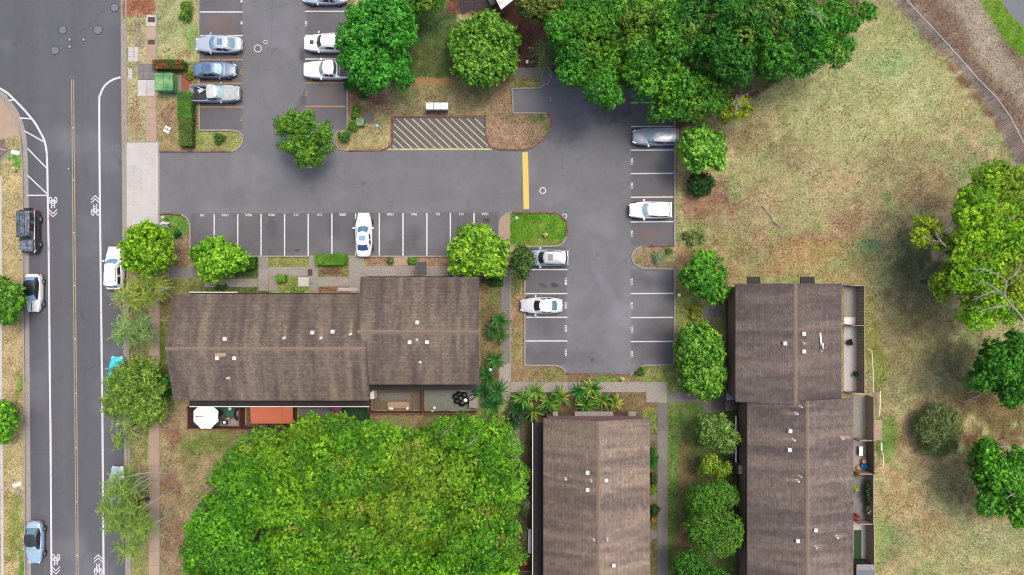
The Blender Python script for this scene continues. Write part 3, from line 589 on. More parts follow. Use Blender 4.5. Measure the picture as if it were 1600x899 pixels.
sharrow(83, 324, False); sharrow(149, 321, True); sharrow(87.5, 882, False); sharrow(153.5, 882, True)

def txt(s_, px, py, rot, m='white_line', size=0.36, parent=lot):
    cu = bpy.data.curves.new('t', 'FONT'); cu.body = s_; cu.size = size; cu.align_x = 'CENTER'; cu.align_y = 'CENTER'; cu.offset = 0.012; cu.space_character = 1.05; cu.resolution_u = 2
    o = bpy.data.objects.new('t', cu); COL.objects.link(o)
    me = bpy.data.meshes.new_from_object(o); me.materials.clear(); bpy.data.objects.remove(o); bpy.data.curves.remove(cu)
    q = link('painted_number', me, M[m], parent); x, y, _ = W(px, py); q.location = (x, y, 0.014); q.rotation_euler = (0, 0, R(rot)); return q
for x in (334.8,371.5,408,444.7,481.6,518.6,555.7,592.7,629.7,667,703.7,740.7): line(lot, [(x, 335-(x-334)*0.006),(x,400)], 0.14, 'white_line')
for x, t in [(316,'101'),(352,'101A'),(389,'102A'),(425,'103A'),(463,'113'),(500,'114'),(536,'105B'),(610,'106A'),(647,'96A'),(684,'121'),(721,'131'),(758,'127A')]: txt(t, x, 336.5-(x-316)*0.005, 180)
for y, m in ((-18,'white_line'),(19,'white_line'),(56,'white_line'),(93.5,'orange_line'),(130.5,'orange_line'),(167.5,'orange_line')): line(lot, [(312.5,y),(379.5,y)], 0.13, m)
for y, t, m in ((1.5,'98','white_line'),(36,'99','white_line'),(112,'143','orange_line'),(149,'144','orange_line'),(186,'145','orange_line')): txt(t, 377, y, -90, m)
for y, m in ((-18,'white_line'),(18,'white_line'),(55.5,'white_line'),(92.5,'white_line'),(129.8,'orange_line'),(166.5,'orange_line')): line(lot, [(477,y),(541,y)], 0.13, m)
for y, t, m in ((0,'93','white_line'),(37,'108','white_line'),(147,'151','orange_line')): txt(t, 478.5, y, 90, m)
for y in (161,198,235,271.5,308.5,347,459,496.5,534): line(lot, [(985.5,y),(1052.5,y-0.4)], 0.13, 'white_line')
for y, t in ((215,'117'),(253,'118A'),(291,'118B'),(366,'119B'),(441,'117A'),(478,'117B'),(516,'122A'),(554,'122B')): txt(t, 987.5, y, 90)
for y in (421.5,459,496,533): line(lot, [(821.5,y),(886.5,y)], 0.13, 'white_line')
for y, t in ((440,'124B'),(477,'124A'),(513,'123B'),(551,'123A')): txt(t, 884, y, -90)
txt('146', 860, 155, -90, 'orange_line')
MB().strip(P([(820.5,238),(822.5,327)]), 0.62, 0.013).build('painted_line', M['yellow_line'], lot)
line(lot, [(605,233.6),(768,233.4)], 0.14, 'pale_yellow_line')
for k in range(-4, 12):                              # hatching clipped to its box
    x0 = 619+k*12.3; pts = []
    for t in np.linspace(0, 1, 60):
        x = x0+t*50; y = 185.5+t*47.5
        if x > 614.5 + (2 if y > 222 else 0)-(y-222 if y > 222 else 0)*0.6 and x < 757.5+(max(0, y-210))*0.28: pts.append((x, y))
    if len(pts) > 4: line(lot, [pts[0], pts[-1]], 0.11, 'pale_yellow_line')

# manholes
def manhole(px, py, r, ring=None, lab='', m='iron', grp=None, zz=0.014):
    c = W(px, py); t = empty('manhole_cover', (c[0], c[1], zz))
    MB().lathe((0,0,0), [(r,0),(r,0.012),(r*.93,0.016),(0.001,0.016)], 20).build('cover', M[m], t)
    if ring: MB().sweep([(math.cos(a)*r*1.12, math.sin(a)*r*1.12) for a in np.linspace(0, 2*math.pi, 25)[:-1]], ring, 0, 0.010, True).build('collar', M['white_line'] if lab.startswith('white') or 'white ring' in lab else M['kerb'], t)
    else: MB().sweep([(math.cos(a)*r*1.1, math.sin(a)*r*1.1) for a in np.linspace(0, 2*math.pi, 25)[:-1]], 0.05, 0, 0.006, True).build('collar', M['flat_roof'], t)
    tag(t, lab, 'manhole cover', grp)
M['iron_road'] = simple('iron_road', alb(122,124,134), 0.6, 0.25, 8)
for px, py, r, lab in [(98,47,.42,'large round cover left of the group of small covers in the street'),(86,79,.42,'large round cover lowest in the group in the street junction'),(153,47,.46,'large round cover nearest the right kerb in the street junction'),(179,12,.42,'worn round cover beside the kerb near the top of the street')]: manhole(px, py, r, None, lab, 'iron_road')
for px, py, lab in [(109,62,'small cover with white dot, left of the twin small covers in the street'),(131,62,'small cover with white dot, right of the twin small covers in the street'),(109,73,'small pale valve cover just below the white-dotted one in the street'),(107,264,'small valve cover left of the yellow centre line')]:
    manhole(px, py, .2, None, lab, 'iron_road'); c = W(px, py); MB().lathe((c[0],c[1],0.031), [(0.06,0),(0.001,0.002)], 8).build('paint_dot', M['white_line'], bpy.data.objects[-1] if False else street)
manhole(403,76,.34,.09,'large cover with white ring between the two upper parking rows'); manhole(415,66,.16,.09,'small cover with white ring beside the larger ringed one')
manhole(848,298,.27,.14,'manhole with white ring right of the thick yellow bar'); manhole(882,338,.2,.12,'small cover with white ring at the corner of the green island')

# ================================================================ BUILDINGS
EZ, RZ = 5.5, 7.2
def roof_section(bld, x0, x1, y0, y1, axis, ez=EZ, rz=RZ, c1=(110,97,92), c2=(140,124,110), c3=(150,128,110), side=(1.0,1.0), vents=(), seed=1, over=0.0):
    """gabled roof over a world rectangle; axis is the ridge direction; one part 'roof' with UVs along the courses"""
    st = 0.15; parts = []
    if axis == 'x': L0, L1, A0, A1 = x0, x1, y0, y1
    else: L0, L1, A0, A1 = y0, y1, x0, x1
    mid = (A0+A1)/2; half = (A1-A0)/2; sl = math.hypot(half, rz-ez)
    def zat(x, y):
        a = y if axis == 'x' else x; return ez+(rz-ez)*(1-abs(a-mid)/half)
    stains = []; vpos = []
    for v in vents:
        px, py, kind = v[:3]; z = 6.4
        for _ in range(6): x, y, _z = W(px, py, z+0.25); z = zat(x, y)
        vpos.append((x, y, z, kind)); stains.append((x, y, kind))
    Vv, Ff, Cc, Uu = [], [], [], []; off = 0
    for sgn in (-1, 1):
        nu = int((L1-L0)/st)+2; nv = int(sl/st)+2
        U, Vs = np.meshgrid(np.linspace(L0, L1, nu), np.linspace(0, 1, nv)); A = mid+sgn*half*(1-Vs); Zz = ez+(rz-ez)*Vs
        Zz = Zz + (vnoise(U, A, 2.5, seed+5, 2)-0.5)*0.03
        X, Y = (U, A) if axis == 'x' else (A, U)
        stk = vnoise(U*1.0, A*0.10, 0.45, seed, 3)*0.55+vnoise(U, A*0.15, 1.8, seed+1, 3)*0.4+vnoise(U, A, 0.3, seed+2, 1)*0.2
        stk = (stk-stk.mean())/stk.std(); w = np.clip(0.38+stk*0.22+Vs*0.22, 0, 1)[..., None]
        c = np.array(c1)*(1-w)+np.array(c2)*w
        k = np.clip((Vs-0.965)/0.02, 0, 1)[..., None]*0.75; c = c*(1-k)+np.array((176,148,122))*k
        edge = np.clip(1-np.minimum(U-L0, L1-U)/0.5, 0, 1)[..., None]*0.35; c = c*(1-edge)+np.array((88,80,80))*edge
        for sx, sy, kd in stains:
            if kd not in ('pipe', 'stub'): continue
            su, sa = (sx, sy) if axis == 'x' else (sy, sx)
            if (sa-mid)*sgn < 0: continue
            dn = (A-sa)*sgn; ln = 1.7 if kd == 'pipe' else 0.9
            q = np.exp(-((U-su)/0.16)**2)*np.clip(1-dn/ln, 0, 1)*(dn > -0.1); c = c+q[..., None]*np.array((85,70,48))*0.9
            q2 = np.exp(-((U-su)/0.7)**2)*np.clip(1-np.abs(dn)/2.2, 0, 1)*0.25; c = c*(1-q2[..., None])+np.array((92,84,84))*q2[..., None]
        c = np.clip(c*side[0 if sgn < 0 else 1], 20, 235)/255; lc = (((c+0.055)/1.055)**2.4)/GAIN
        n = X.size; q = (np.arange(nv-1)[:, None]*nu+np.arange(nu-1)[None, :]).ravel(); f = np.stack([q, q+1, q+nu+1, q+nu], -1)
        flip = (sgn == 1) == (axis == 'x')
        if flip: f = f[:, ::-1]
        Vv.append(np.stack([X, Y, Zz], -1).reshape(-1, 3)); Ff.append(f+off); Cc.append(lc.reshape(-1, 3)); Uu.append(np.stack([U, Vs*sl+(0.05 if sgn > 0 else 0)], -1).reshape(-1, 2)); off += n
    me = fastmesh('roof', np.concatenate(Vv), np.concatenate(Ff), np.concatenate(Cc), np.concatenate(Uu))
    roof = link('roof', me, M['roof'], bld)
    # soffit / deck below so that the roof has thickness
    d = MB(); e = 0.015
    def pt(u, a, z): return (u, a, z) if axis == 'x' else (a, u, z)
    vs = [pt(L0+e,A0+e,ez-.03),pt(L0+e,mid,rz-.03),pt(L0+e,A1-e,ez-.03),pt(L0+e,A1-e,ez-.20),pt(L0+e,mid,rz-.2),pt(L0+e,A0+e,ez-.20)]
    vs += [pt(L1-e,A0+e,ez-.03),pt(L1-e,mid,rz-.03),pt(L1-e,A1-e,ez-.03),pt(L1-e,A1-e,ez-.20),pt(L1-e,mid,rz-.2),pt(L1-e,A0+e,ez-.20)]
    d.add(vs, [(0,1,4,5),(1,2,3,4),(6,11,10,7),(7,10,9,8),(5,4,10,11),(4,3,9,10),(0,5,11,6),(2,8,9,3)]); d.build('roof_deck', M['flat_roof'], bld)
    cap = MB(); n = int((L1-L0)/0.32)                # ridge cap shingles overlapping along the ridge
    for i in range(n):
        u0 = L0+i*(L1-L0)/n; u1 = u0+(L1-L0)/n*0.93; w = 0.15; z = rz+0.012+random.random()*0.008; dz = w*(rz-ez)/half
        vs = [pt(u0,mid-w,z-dz+.01),pt(u0,mid,z+.025),pt(u0,mid+w,z-dz+.01),pt(u1,mid-w,z-dz+.03),pt(u1,mid,z+.045),pt(u1,mid+w,z-dz+.03)]
        cap.add(vs, [(0,1,4,3),(1,2,5,4)])
    cap.build('ridge_cap', M['ridge'], roof, kind='stuff')
    for x, y, z, kd in vpos:
        b = MB()
        if kd == 'box':
            jz = random.uniform(-.12,.12); b.cbox((x,y,z+.10), (.28,.28,.26), jz).cbox((x,y,z+.25), (.36,.36,.05), jz); o = b.build('roof_vent', M['vent'], roof); MB().cbox((x,y,z+.03), (.52,.52,.03), jz).build('flashing', M['flash'], roof)
        elif kd in ('pipe', 'stub'):
            r = .07 if kd == 'pipe' else .055
            b.lathe((x,y,z-.05), [(r*2.4,0.02),(r*1.3,.12),(r,.14),(r,.42),(r*1.4,.44),(r*1.4,.50),(0.001,.53)], 10); b.build('vent_pipe', M['vent'], roof)
        elif kd == 'patch':
            b.cbox((x,y,z+.04), (1.1,.35,.02), .05); b.build('flashing_patch', M['concrete_tan'], roof)
    return roof, zat
M['vent'] = simple('vent_metal', (0.40,0.39,0.37), 0.5, 0.25, 6); M['flash'] = simple('vent_flashing', alb(136,122,112), .8, .3, 8)
M['ridge'] = simple('ridge_shingle', alb(178,154,130), 0.95, 0.4, 7, c2=alb(132,114,98), fine=12)
M['window_glass'] = mat_glass('window_glass', (0.03,0.04,0.05))
def window(b, c, d, normal):                         # c centre, d (width, height), normal 'x+','x-','y+','y-'
    w, h = d; f = MB(); t = 0.05; s_ = 1 if normal[1] == '+' else -1
    if normal[0] == 'x':
        fr = lambda a0, a1, z0, z1: f.box(min(c[0], c[0]+s_*.06), max(c[0], c[0]+s_*.06), c[1]+a0, c[1]+a1, c[2]+z0, c[2]+z1); pn = (min(c[0]+s_*.01, c[0]+s_*.03), max(c[0]+s_*.01, c[0]+s_*.03), c[1]-w/2+t, c[1]+w/2-t)
    else:
        fr = lambda a0, a1, z0, z1: f.box(c[0]+a0, c[0]+a1, min(c[1], c[1]+s_*.06), max(c[1], c[1]+s_*.06), c[2]+z0, c[2]+z1); pn = (c[0]-w/2+t, c[0]+w/2-t, min(c[1]+s_*.01, c[1]+s_*.03), max(c[1]+s_*.01, c[1]+s_*.03))
    fr(-w/2, -w/2+t, -h/2, h/2); fr(w/2-t, w/2, -h/2, h/2); fr(-w/2+t, w/2-t, h/2-t, h/2); fr(-w/2+t, w/2-t, -h/2, -h/2+t); fr(-t/2, t/2, -h/2+t, h/2-t)
    o = f.build('window', M['white'], b); MB().box(*pn, c[2]-h/2+t, c[2]+h/2-t).build('pane', M['window_glass'], o)
def gable_wall(b, x0, x1, y, ez, rz, m, thick=0.15):
    mid = (x0+x1)/2; s = MB(); n = [(x0,y,ez),(x1,y,ez),(mid,y,rz)]; k = [(p[0], y-thick, p[2]) for p in n]
    s.add(n+k, [(0,1,2),(5,4,3),(0,3,4,1),(1,4,5,2),(2,5,3,0)]); return s.build('gable_wall', m, b)

# ---- west row (building with two staggered sections)
A = empty('townhouse_building', (-19, -6, 0)); A.location = (0,0,0)
tag(A, 'wide brown shingled townhouse row beside the street, with a stepped ridge and patios behind', 'building', 'brown roofed townhouse rows')
ax0, ax1, ay0, ay1 = -34.35, -14.42, -11.47, -0.68
bx0, bx1, by0, by1 = -15.35, -3.30, -9.84, 1.07
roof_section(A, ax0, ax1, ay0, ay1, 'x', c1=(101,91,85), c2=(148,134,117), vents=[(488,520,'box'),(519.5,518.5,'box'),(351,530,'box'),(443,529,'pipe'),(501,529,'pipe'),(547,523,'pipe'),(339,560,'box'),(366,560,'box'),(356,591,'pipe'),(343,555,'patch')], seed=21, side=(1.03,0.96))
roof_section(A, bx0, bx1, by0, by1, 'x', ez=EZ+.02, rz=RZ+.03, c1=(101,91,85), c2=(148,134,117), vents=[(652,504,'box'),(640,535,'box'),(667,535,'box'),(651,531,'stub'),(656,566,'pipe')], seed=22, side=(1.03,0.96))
s = MB(); s.box(ax0+.45, bx0+.3, ay0+.5, ay1-.5, 0, 5.32); s.box(bx0+.302, ax1-.4, ay0+.5, ay1-.5, 0, 5.318); s.build('wall', M['wall_brown'], A)
s = MB(); s.box(bx0+.45, bx1-.45, by0+.5, by1-.5, 0, 5.34); s.build('wall', M['wall_brown'], A)
def gable_ew(b, x, y0, y1, m):
    mid = (y0+y1)/2; s = MB(); n = [(x,y0,5.3),(x,y1,5.3),(x,mid,6.95)]; k = [(x+.15, p[1], p[2]) for p in n]
    s.add(n+k, [(0,2,1),(3,4,5),(0,1,4,3),(1,2,5,4),(2,0,3,5)]); s.build('gable_wall', m, b)
gable_ew(A, ax0+.45, ay0+.5, ay1-.5, M['wall_brown']); gable_ew(A, bx1-.61, by0+.5, by1-.5, M['wall_brown'])
# pent roofs and their gutters
def pent(b, px0, py0, px1, py1, z, m='flat_roof', gutter=None):
    a = W(px0, py0, z); c = W(px1, py1, z); x0, x1 = sorted((a[0], c[0])); y0, y1 = sorted((a[1], c[1]))
    o = MB().box(x0, x1, y0, y1, z-.12, z).build('pent_roof', M[m], b)
    if gutter:
        g = MB(); e = .09
        if gutter == 'S': g.box(x0, x1, y0-e, y0-.003, z-.1, z+.012)
        if gutter == 'N': g.box(x0, x1, y1+.003, y1+e, z-.1, z+.012)
        if gutter == 'W': g.box(x0-e, x0-.003, y0, y1, z-.1, z+.012)
        if gutter == 'E': g.box(x1+.003, x1+e, y0, y1, z-.1, z+.012)
        g.build('gutter', M['white'], b)
    return o
pent(A, 296, 619, 577, 635, 2.8, gutter='S'); pent(A, 579, 594, 745, 610, 2.8, gutter=None)
pent(A, 296, 457.5, 371, 466, 2.8, gutter='N'); pent(A, 371.5, 458, 560, 466, 2.8); pent(A, 580, 432.5, 722, 440, 2.8)
for px in (320, 362, 405, 450, 500, 545):
    window(A, (W(px,0)[0]*1.0, ay1-.5, 1.5), (1.3,1.1), 'y+'); window(A, (W(px,0)[0], ay0+.5, 4.2), (1.4,1.0), 'y-'); window(A, (W(px,0)[0], ay1-.5, 4.2), (1.4,1.0), 'y+')
for px in (610, 650, 690): window(A, (W(px,0)[0], by1-.5, 4.2), (1.4,1.0), 'y+'); window(A, (W(px,0)[0], by0+.5, 4.2), (1.4,1.0), 'y-')
for y in (-3.0, -9.0): window(A, (ax0+.45, y, 4.1), (1.1,1.0), 'x-')
# small garden entry roof at the north side (grey hipped hood)
q = W(657, 419, 2.5); MB().prism([(q[0]-.62,q[1]+.35),(q[0]-.3,q[1]+.62),(q[0]+.62,q[1]+.62),(q[0]+.62,q[1]-.75),(q[0]+.25,q[1]-.8),(q[0]-.5,q[1]-.2)], 2.35, 2.5).build('entry_hood', simple('hood_grey', alb(92,86,88), .9, .2, 3), A)

# ---- middle row
Cb = empty('townhouse_building'); tag(Cb, 'tan brown roofed row at the lower middle, between leafy canopy and grey footpath', 'building', 'brown roofed townhouse rows')
cx0, cx1, cy1, cy0 = 3.18, 13.98, -13.22, -42.0
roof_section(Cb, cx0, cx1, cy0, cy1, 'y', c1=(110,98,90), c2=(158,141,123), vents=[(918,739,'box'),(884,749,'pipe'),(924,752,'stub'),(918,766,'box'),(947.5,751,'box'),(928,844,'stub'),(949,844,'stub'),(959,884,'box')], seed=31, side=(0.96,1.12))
MB().box(cx0+.5, cx1-.5, cy0+.5, cy1-.4, 0, 5.3).build('wall', M['wall_brown'], Cb); gable_wall(Cb, cx0+.5, cx1-.5, cy1-.25, 5.3, 6.95, M['wall_pink'])
pent(Cb, 833, 661, 852, 1000, 2.8, gutter='W')
for u0, u1 in ((864,872),(898,958),(982,994)): MB().box(W(u0,0,2.7)[0], W(u1,0,2.7)[0], cy1-.38, cy1+.12, 2.55, 2.7).build('window_hood', M['concrete'], Cb)
MB().box(cx0+.5, cx1-.5, cy1-.396, cy1-.30, 2.9, 5.3).build('upper_wall', M['wall_pink'], Cb)
for y in (-16,-20,-24,-28,-33): window(Cb, (cx1-.5, y, 4.0), (1.3,1.0), 'x+'); window(Cb, (cx0+.5, y, 4.0), (1.3,1.0), 'x-'); window(Cb, (cx1-.5, y+1, 1.4), (1.2,1.1), 'x+')

# ---- east row (two sections, ridge steps sideways)
B = empty('townhouse_building'); tag(B, 'long brown roofed row bordering the open field, with fenced concrete patios', 'building', 'brown roofed townhouse rows')
nx0, nx1, ny1, ny0 = 22.67, 33.45, 0.40, -11.60
sx0, sx1, sy1, sy0 = 23.85, 34.62, -11.20, -42.0
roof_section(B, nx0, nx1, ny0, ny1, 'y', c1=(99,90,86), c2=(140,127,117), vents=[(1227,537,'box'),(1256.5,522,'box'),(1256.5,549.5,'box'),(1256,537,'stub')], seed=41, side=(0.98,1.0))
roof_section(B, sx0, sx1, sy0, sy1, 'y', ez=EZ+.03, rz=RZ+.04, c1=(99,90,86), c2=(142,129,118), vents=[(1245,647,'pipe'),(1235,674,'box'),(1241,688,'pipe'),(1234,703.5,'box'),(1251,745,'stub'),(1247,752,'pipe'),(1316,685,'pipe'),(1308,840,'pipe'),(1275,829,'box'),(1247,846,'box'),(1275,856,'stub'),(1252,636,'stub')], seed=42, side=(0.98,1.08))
MB().box(nx0+.12, nx1-.5, ny0+.4, ny1-.35, 2.75, 5.3).build('upper_wall', M['wall_brown'], B); MB().box(nx0+.75, nx1-.52, ny0+.42, ny1-.4, 0, 2.748).build('lower_wall', M['wall_dark'], B)
MB().box(sx0+.12, sx1-.5, sy0+.4, sy1-.35, 2.76, 5.33).build('upper_wall', M['wall_brown'], B); MB().box(sx0+.75, sx1-.52, sy0+.42, sy1-.4, 0, 2.755).build('lower_wall', M['wall_dark'], B)
gable_wall(B, nx0+.5, nx1-.5, ny1-.36, 5.3, 6.95, M['wall_brown']); gable_wall(B, sx0+.5, sx1-.5, sy1-.36, 5.33, 6.98, M['wall_brown'])
for px0, px1 in ((1168,1188),(1251,1273)):
    a = W(px0, 432.5, 4.6); c = W(px1, 450, 4.6); MB().box(a[0], c[0], c[1], a[1], 4.45, 4.6).build('bay_roof', M['flat_roof'], B); MB().box(a[0]+.3, c[0]-.1, c[1], a[1]-.2, 4.2, 4.44).build('bay_bracket', M['wall_dark'], B)
for y in (-2.2, -8.5, -15, -20, -25, -30): 
    xx = nx0 if y > -11 else sx0
    window(B, ((nx1 if y > -11 else sx1)-.5, y, 4.1), (1.5,1.1), 'x+'); window(B, (xx+.75, y+1.5, 1.4), (1.1,1.1), 'x-')
a = W(1146,532,3.2); MB().cbox((a[0]-.05,a[1],3.0), (.5,.5,.5)).build('utility_box', M['concrete_tan'], B)
a = W(1161,734,3.6); s = MB(); s.cbox((a[0]-.05,a[1],2.2), (.9,.95,2.8)); o = s.build('chimney', M['wall_dark'], B); MB().cbox((a[0]-.05,a[1],3.63), (.8,.85,.05)).cbox((a[0]-.05,a[1],3.7), (.3,.3,.1)).build('chimney_cap', M['concrete'], o)
a = W(1144,634,2.6); MB().cbox((a[0]-.0,a[1],2.55), (1.5,1.1,.1)).build('porch_roof', M['flat_roof'], B)
a = W(1144,620,2.5); MB().cbox((a[0],a[1],2.45), (1.2,.8,.1)).build('porch_roof', M['shed'], B)
MB().box(W(1150,0,2.6)[0]-.05, W(1150,0,2.6)[0]+.05, W(0,732,2.6)[1], W(0,650,2.6)[1], 2.5, 2.6).build('gutter', M['white'], B)
tvz = 6.2; a = W(1283,535,tvz+.3)
t = empty('television_aerial', (a[0], a[1], tvz)); tag(t, 'long pale plank-like aerial lying on the east slope of the field-side roof', 'aerial')
MB().cbox((0,0,.3), (.16,1.9,.05), .1).cbox((.1,-.5,.31), (.24,.8,.03), -.12).build('boom', M['offwhite'], t); MB().tube([(0,0,-.3),(0,0,.3)], .03).build('mast', M['metal'], t)

# ---- corner of a house at the top edge
hh = empty('house'); tag(hh, 'corner of a pale roofed house at the top edge above the big round tree', 'house')
MB().prism(P([(768,-14),(783,15),(806,-3),(850,-60),(800,-90)], 3.0), 2.8, 3.0).build('roof', M['offwhite'], hh); MB().prism(P([(775,-14),(784,6),(799,-6),(838,-60),(800,-80)], 3.0), 0, 2.79).build('wall', M['wall_pink'], hh)
c = W(783, 1, 3.1); s = MB(); s.cbox((c[0],c[1],3.08), (.5,.34,.14), .7); s.build('skylight', M['metal'], hh)
MB().prism(P([(745,-30),(768,12),(775,8),(752,-34)], 0), 0, .5).build('planter_wall', M['concrete_old']); tag(bpy.data.objects['planter_wall'], 'low grey planter wall beside the house corner at the top edge', 'wall')

# ================================================================ patios, fences
def fence(pts, h, m, label, group='wooden patio fences', post=2.2, rail=True, cat='fence'):
    w = P(pts); base = w[0]; t = empty('wooden_fence', (base[0], base[1], 0)); tag(t, label, cat, group)
    first = None; fp = None
    for i in range(len(w)-1):
        a = Vector((*w[i], 0)); c = Vector((*w[i+1], 0)); d = c-a; L = d.length; n = max(1, round(L/post)); u = d/L; rz = math.atan2(u.y, u.x)
        for k in range(n+1):
            if k == 0 and i > 0: continue
            p = a+u*(L*k/n)-Vector((*base, 0))
            MB().cbox((p.x, p.y, h/2+.03), (.10,.10,h+.06), rz).build('post', m, t)
        for k in range(n):
            q = MB(); l = L/n-.12; nb = int(l/.155)
            for j in range(nb):
                p = a+u*(L*k/n+.06+(j+.5)*l/nb)-Vector((*base, 0)); q.cbox((p.x, p.y, h/2+random.uniform(-.015,.015)), (l/nb-.018,.028,h-.1), rz+random.uniform(-.02,.02))
            pl = q.build('panel', m, t, kind='stuff')
            if rail:
                p = a+u*(L*(k+.5)/n)-Vector((*base, 0)); MB().cbox((p.x, p.y, h+.0), (l,.085,.035), rz).build('rail', m, t)
    return t
FR, FG, FT = M['fence_red'], M['fence_grey'], M['fence_tan']
def floor(poly, m, label=None, z=0.07): return MB().prism(P(poly), -0.05, z).build('patio_floor', m, kind='structure')
# west row patios
floor(rect(303,630,378,666), M['turf_blue'], z=.07); floor(rect(345,654,377,665.5), M['concrete'], z=.082); floor(rect(385,630,456,666), M['soil']); floor(rect(468,632,520,680), M['concrete_old']); floor(rect(526,632,578,690), M['turf'], z=.08)
fence([(304,632),(304,665)], 1.7, FR, 'dark red board fence at the street end of the patio with the white parasol')
fence([(304,665.5),(383,666.5)], 1.6, FR, 'low dark red fence in front of the white parasol')
fence([(383,632),(383,665)], 1.7, FR, 'dark red divider between the parasol patio and the orange awning')
fence([(384,666.5),(466,666.5)], 1.6, FR, 'dark red fence in front of the orange awning')
fence([(464,632),(464,665)], 1.7, FR, 'dark red divider on the right of the orange awning')
fence([(523,634),(523,682)], 1.6, FR, 'dark red divider right of the gravel patio')
fence([(580,606),(580,640)], 1.7, FR, 'dark red fence at the left end of the open brown patio')
fence([(663,606),(663,641)], 1.5, FR, 'dark red divider between the open brown patio and the grey patio with black bags')
fence([(581,642),(662,642.5)], 1.5, FR, 'dark red fence at the foot of the open brown patio'); fence([(664,642.5),(744,642)], 1.5, FR, 'dark red fence at the foot of the patio with black bags')
floor(rect(582,604,662,641), simple('patio_brown', alb(150,134,106), .9, .45, .7, c2=alb(112,106,84), fine=6)); floor(rect(594,614,642,626), M['concrete_old'], z=.08); floor(rect(606,628,640,638), M['concrete_tan'], z=.085); floor(rect(664,604,742,641), simple('patio_greygreen', alb(152,158,146), .9, .3, .8, c2=alb(130,136,124), fine=6))
# parasol
def at(px, py, z): return W(px, py, z)
c = at(321, 651, 2.5); t = empty('parasol', (c[0]+1.0, c[1], 0)); tag(t, 'white octagonal cantilever parasol over the patio nearest the street', 'parasol')
k = Vector((-1.0, 0, 0)); s = MB(); n = 16; rad = 1.42; vs = [(k.x, 0, 2.75)]
for i in range(n): 
    a = 2*math.pi*i/n+math.pi/8; r = rad if i % 2 == 0 else rad*.905; vs.append((k.x+r*math.cos(a), r*math.sin(a), 2.38 if i % 2 == 0 else 2.42))
s.add(vs, [(0, 1+i, 1+(i+1) % n) for i in range(n)]); s.add([(v[0], v[1], v[2]-.02) for v in vs], [(0, 1+(i+1) % n, 1+i) for i in range(n)]); s.build('canopy', M['canvas'], t)
s = MB()
for i in range(0, n, 2): a = 2*math.pi*i/n+math.pi/8; s.tube([(k.x,0,2.68),(k.x+rad*.97*math.cos(a), rad*.97*math.sin(a), 2.34)], .015, 5)
s.build('ribs', M['metal'], t); MB().tube([(k.x-.0,0,2.77),(k.x-1.05,0,2.52)], .035).build('crank_arm', M['iron'], t); MB().tube([(k.x,0,.05),(k.x,0,2.7)], .03).build('pole', M['metal'], t); MB().cbox((k.x,0,.1), (.8,.8,.1)).build('foot', M['iron'], t)
# awning
c0 = at(391,634,2.5); c1 = at(458,662,2.3); t = empty('awning', (c0[0], c0[1], 0)); tag(t, 'rectangular orange canvas awning stretched over a patio behind the street-side row', 'awning')
w_ = c1[0]-c0[0]; h_ = c0[1]-c1[1]; s = MB(); nu, nv = 12, 6
for j in range(nv+1):
    for i in range(nu+1): s.v.append((w_*i/nu+(.12 if j == nv and i == 0 else 0), -h_*j/nv, 2.52-.2*j/nv-.06*math.sin(math.pi*i/nu)*math.sin(math.pi*j/nv)))
s.f = [(j*(nu+1)+i, j*(nu+1)+nu+1+i, j*(nu+1)+nu+2+i, j*(nu+1)+i+1) for j in range(nv) for i in range(nu)]
s.build('canvas', M['orange'], t); s = MB(); s.tube([(w_*.74,0,2.5),(w_*.74,-h_,2.31)], .02); s.tube([(0,-h_,2.3),(w_,-h_,2.3)], .03); s.tube([(0,0,2.5),(w_,0,2.5)], .03); s.build('frame', simple('awning_frame', alb(170,96,66), .7), t)
for x in (.05, w_-.05): MB().tube([(x,-h_,0.05),(x,-h_,2.3)], .035).build('post', M['metal'], t)
# things on the patios
fence([(829,738),(829,812)], 1.5, FR, 'dark red fence beside the long gutter of the middle row', 'middle row patio fences'); fence([(806,885),(829,885)], 1.4, FR, 'short dark red fence crossing toward the canopy at the lower middle', 'middle row patio fences')
floor(rect(812,880.5,830,884), M['fence_red']) if False else None
def lathe_thing(name, label, cat, px, py, prof, m, z=0.08, n=14, group=None):
    c = W(px, py, z); o = MB().lathe((0,0,0), prof, n).build(name, m, smooth=True, loc=(c[0], c[1], z)); return tag(o, label, cat, group)
def chair(px, py, rz, label, m, group='patio chairs'):
    c = W(px, py, .3); t = empty('patio_chair', (c[0], c[1], .07), rz); tag(t, label, 'chair', group)
    MB().box(-.26,.26,-.26,.26,.40,.44).build('seat', m, t); MB().box(-.26,.26,.23,.28,.44,.9).build('backrest', m, t)
    for x in (-.23,.23):
        for y in (-.22,.24): MB().tube([(x,y,0),(x,y,.4)], .02, 5).build('leg', M['metal'], t)
        MB().box(x-.03,x+.03,-.24,.24,.62,.65).build('armrest', m, t)
chair(345.5, 645, 1.3, 'black patio chair between the white parasol and the green mat', M['black']); chair(349, 651, 2.6, 'dark brown patio chair by the right edge of the white parasol', M['wall_dark'])
t = empty('barbecue_grill', (*W(373, 647, .5)[:2], .07), 1.57); tag(t, 'black covered barbecue grill against the divider of the green patio', 'grill')
s = MB(); s.lathe((0,0,.4), [(.30,0),(.42,.2),(.44,.45),(.36,.6),(.15,.68),(.01,.69)], 14); o = s.build('hood', M['black'], t, smooth=True); o.scale = (1.5,.85,1)
for x in (-.4,.4): MB().tube([(x,0,0),(x,0,.45)], .03).build('leg', M['black'], t)
t = empty('patio_table', (*W(351, 660, .6)[:2], .08)); tag(t, 'small square table with white tray on the concrete beside the parasol', 'table')
MB().box(-.32,.32,-.24,.24,.48,.52).build('tabletop', M['black'], t); MB().box(-.16,.12,-.14,.12,.525,.57).build('tray', M['white'], t)
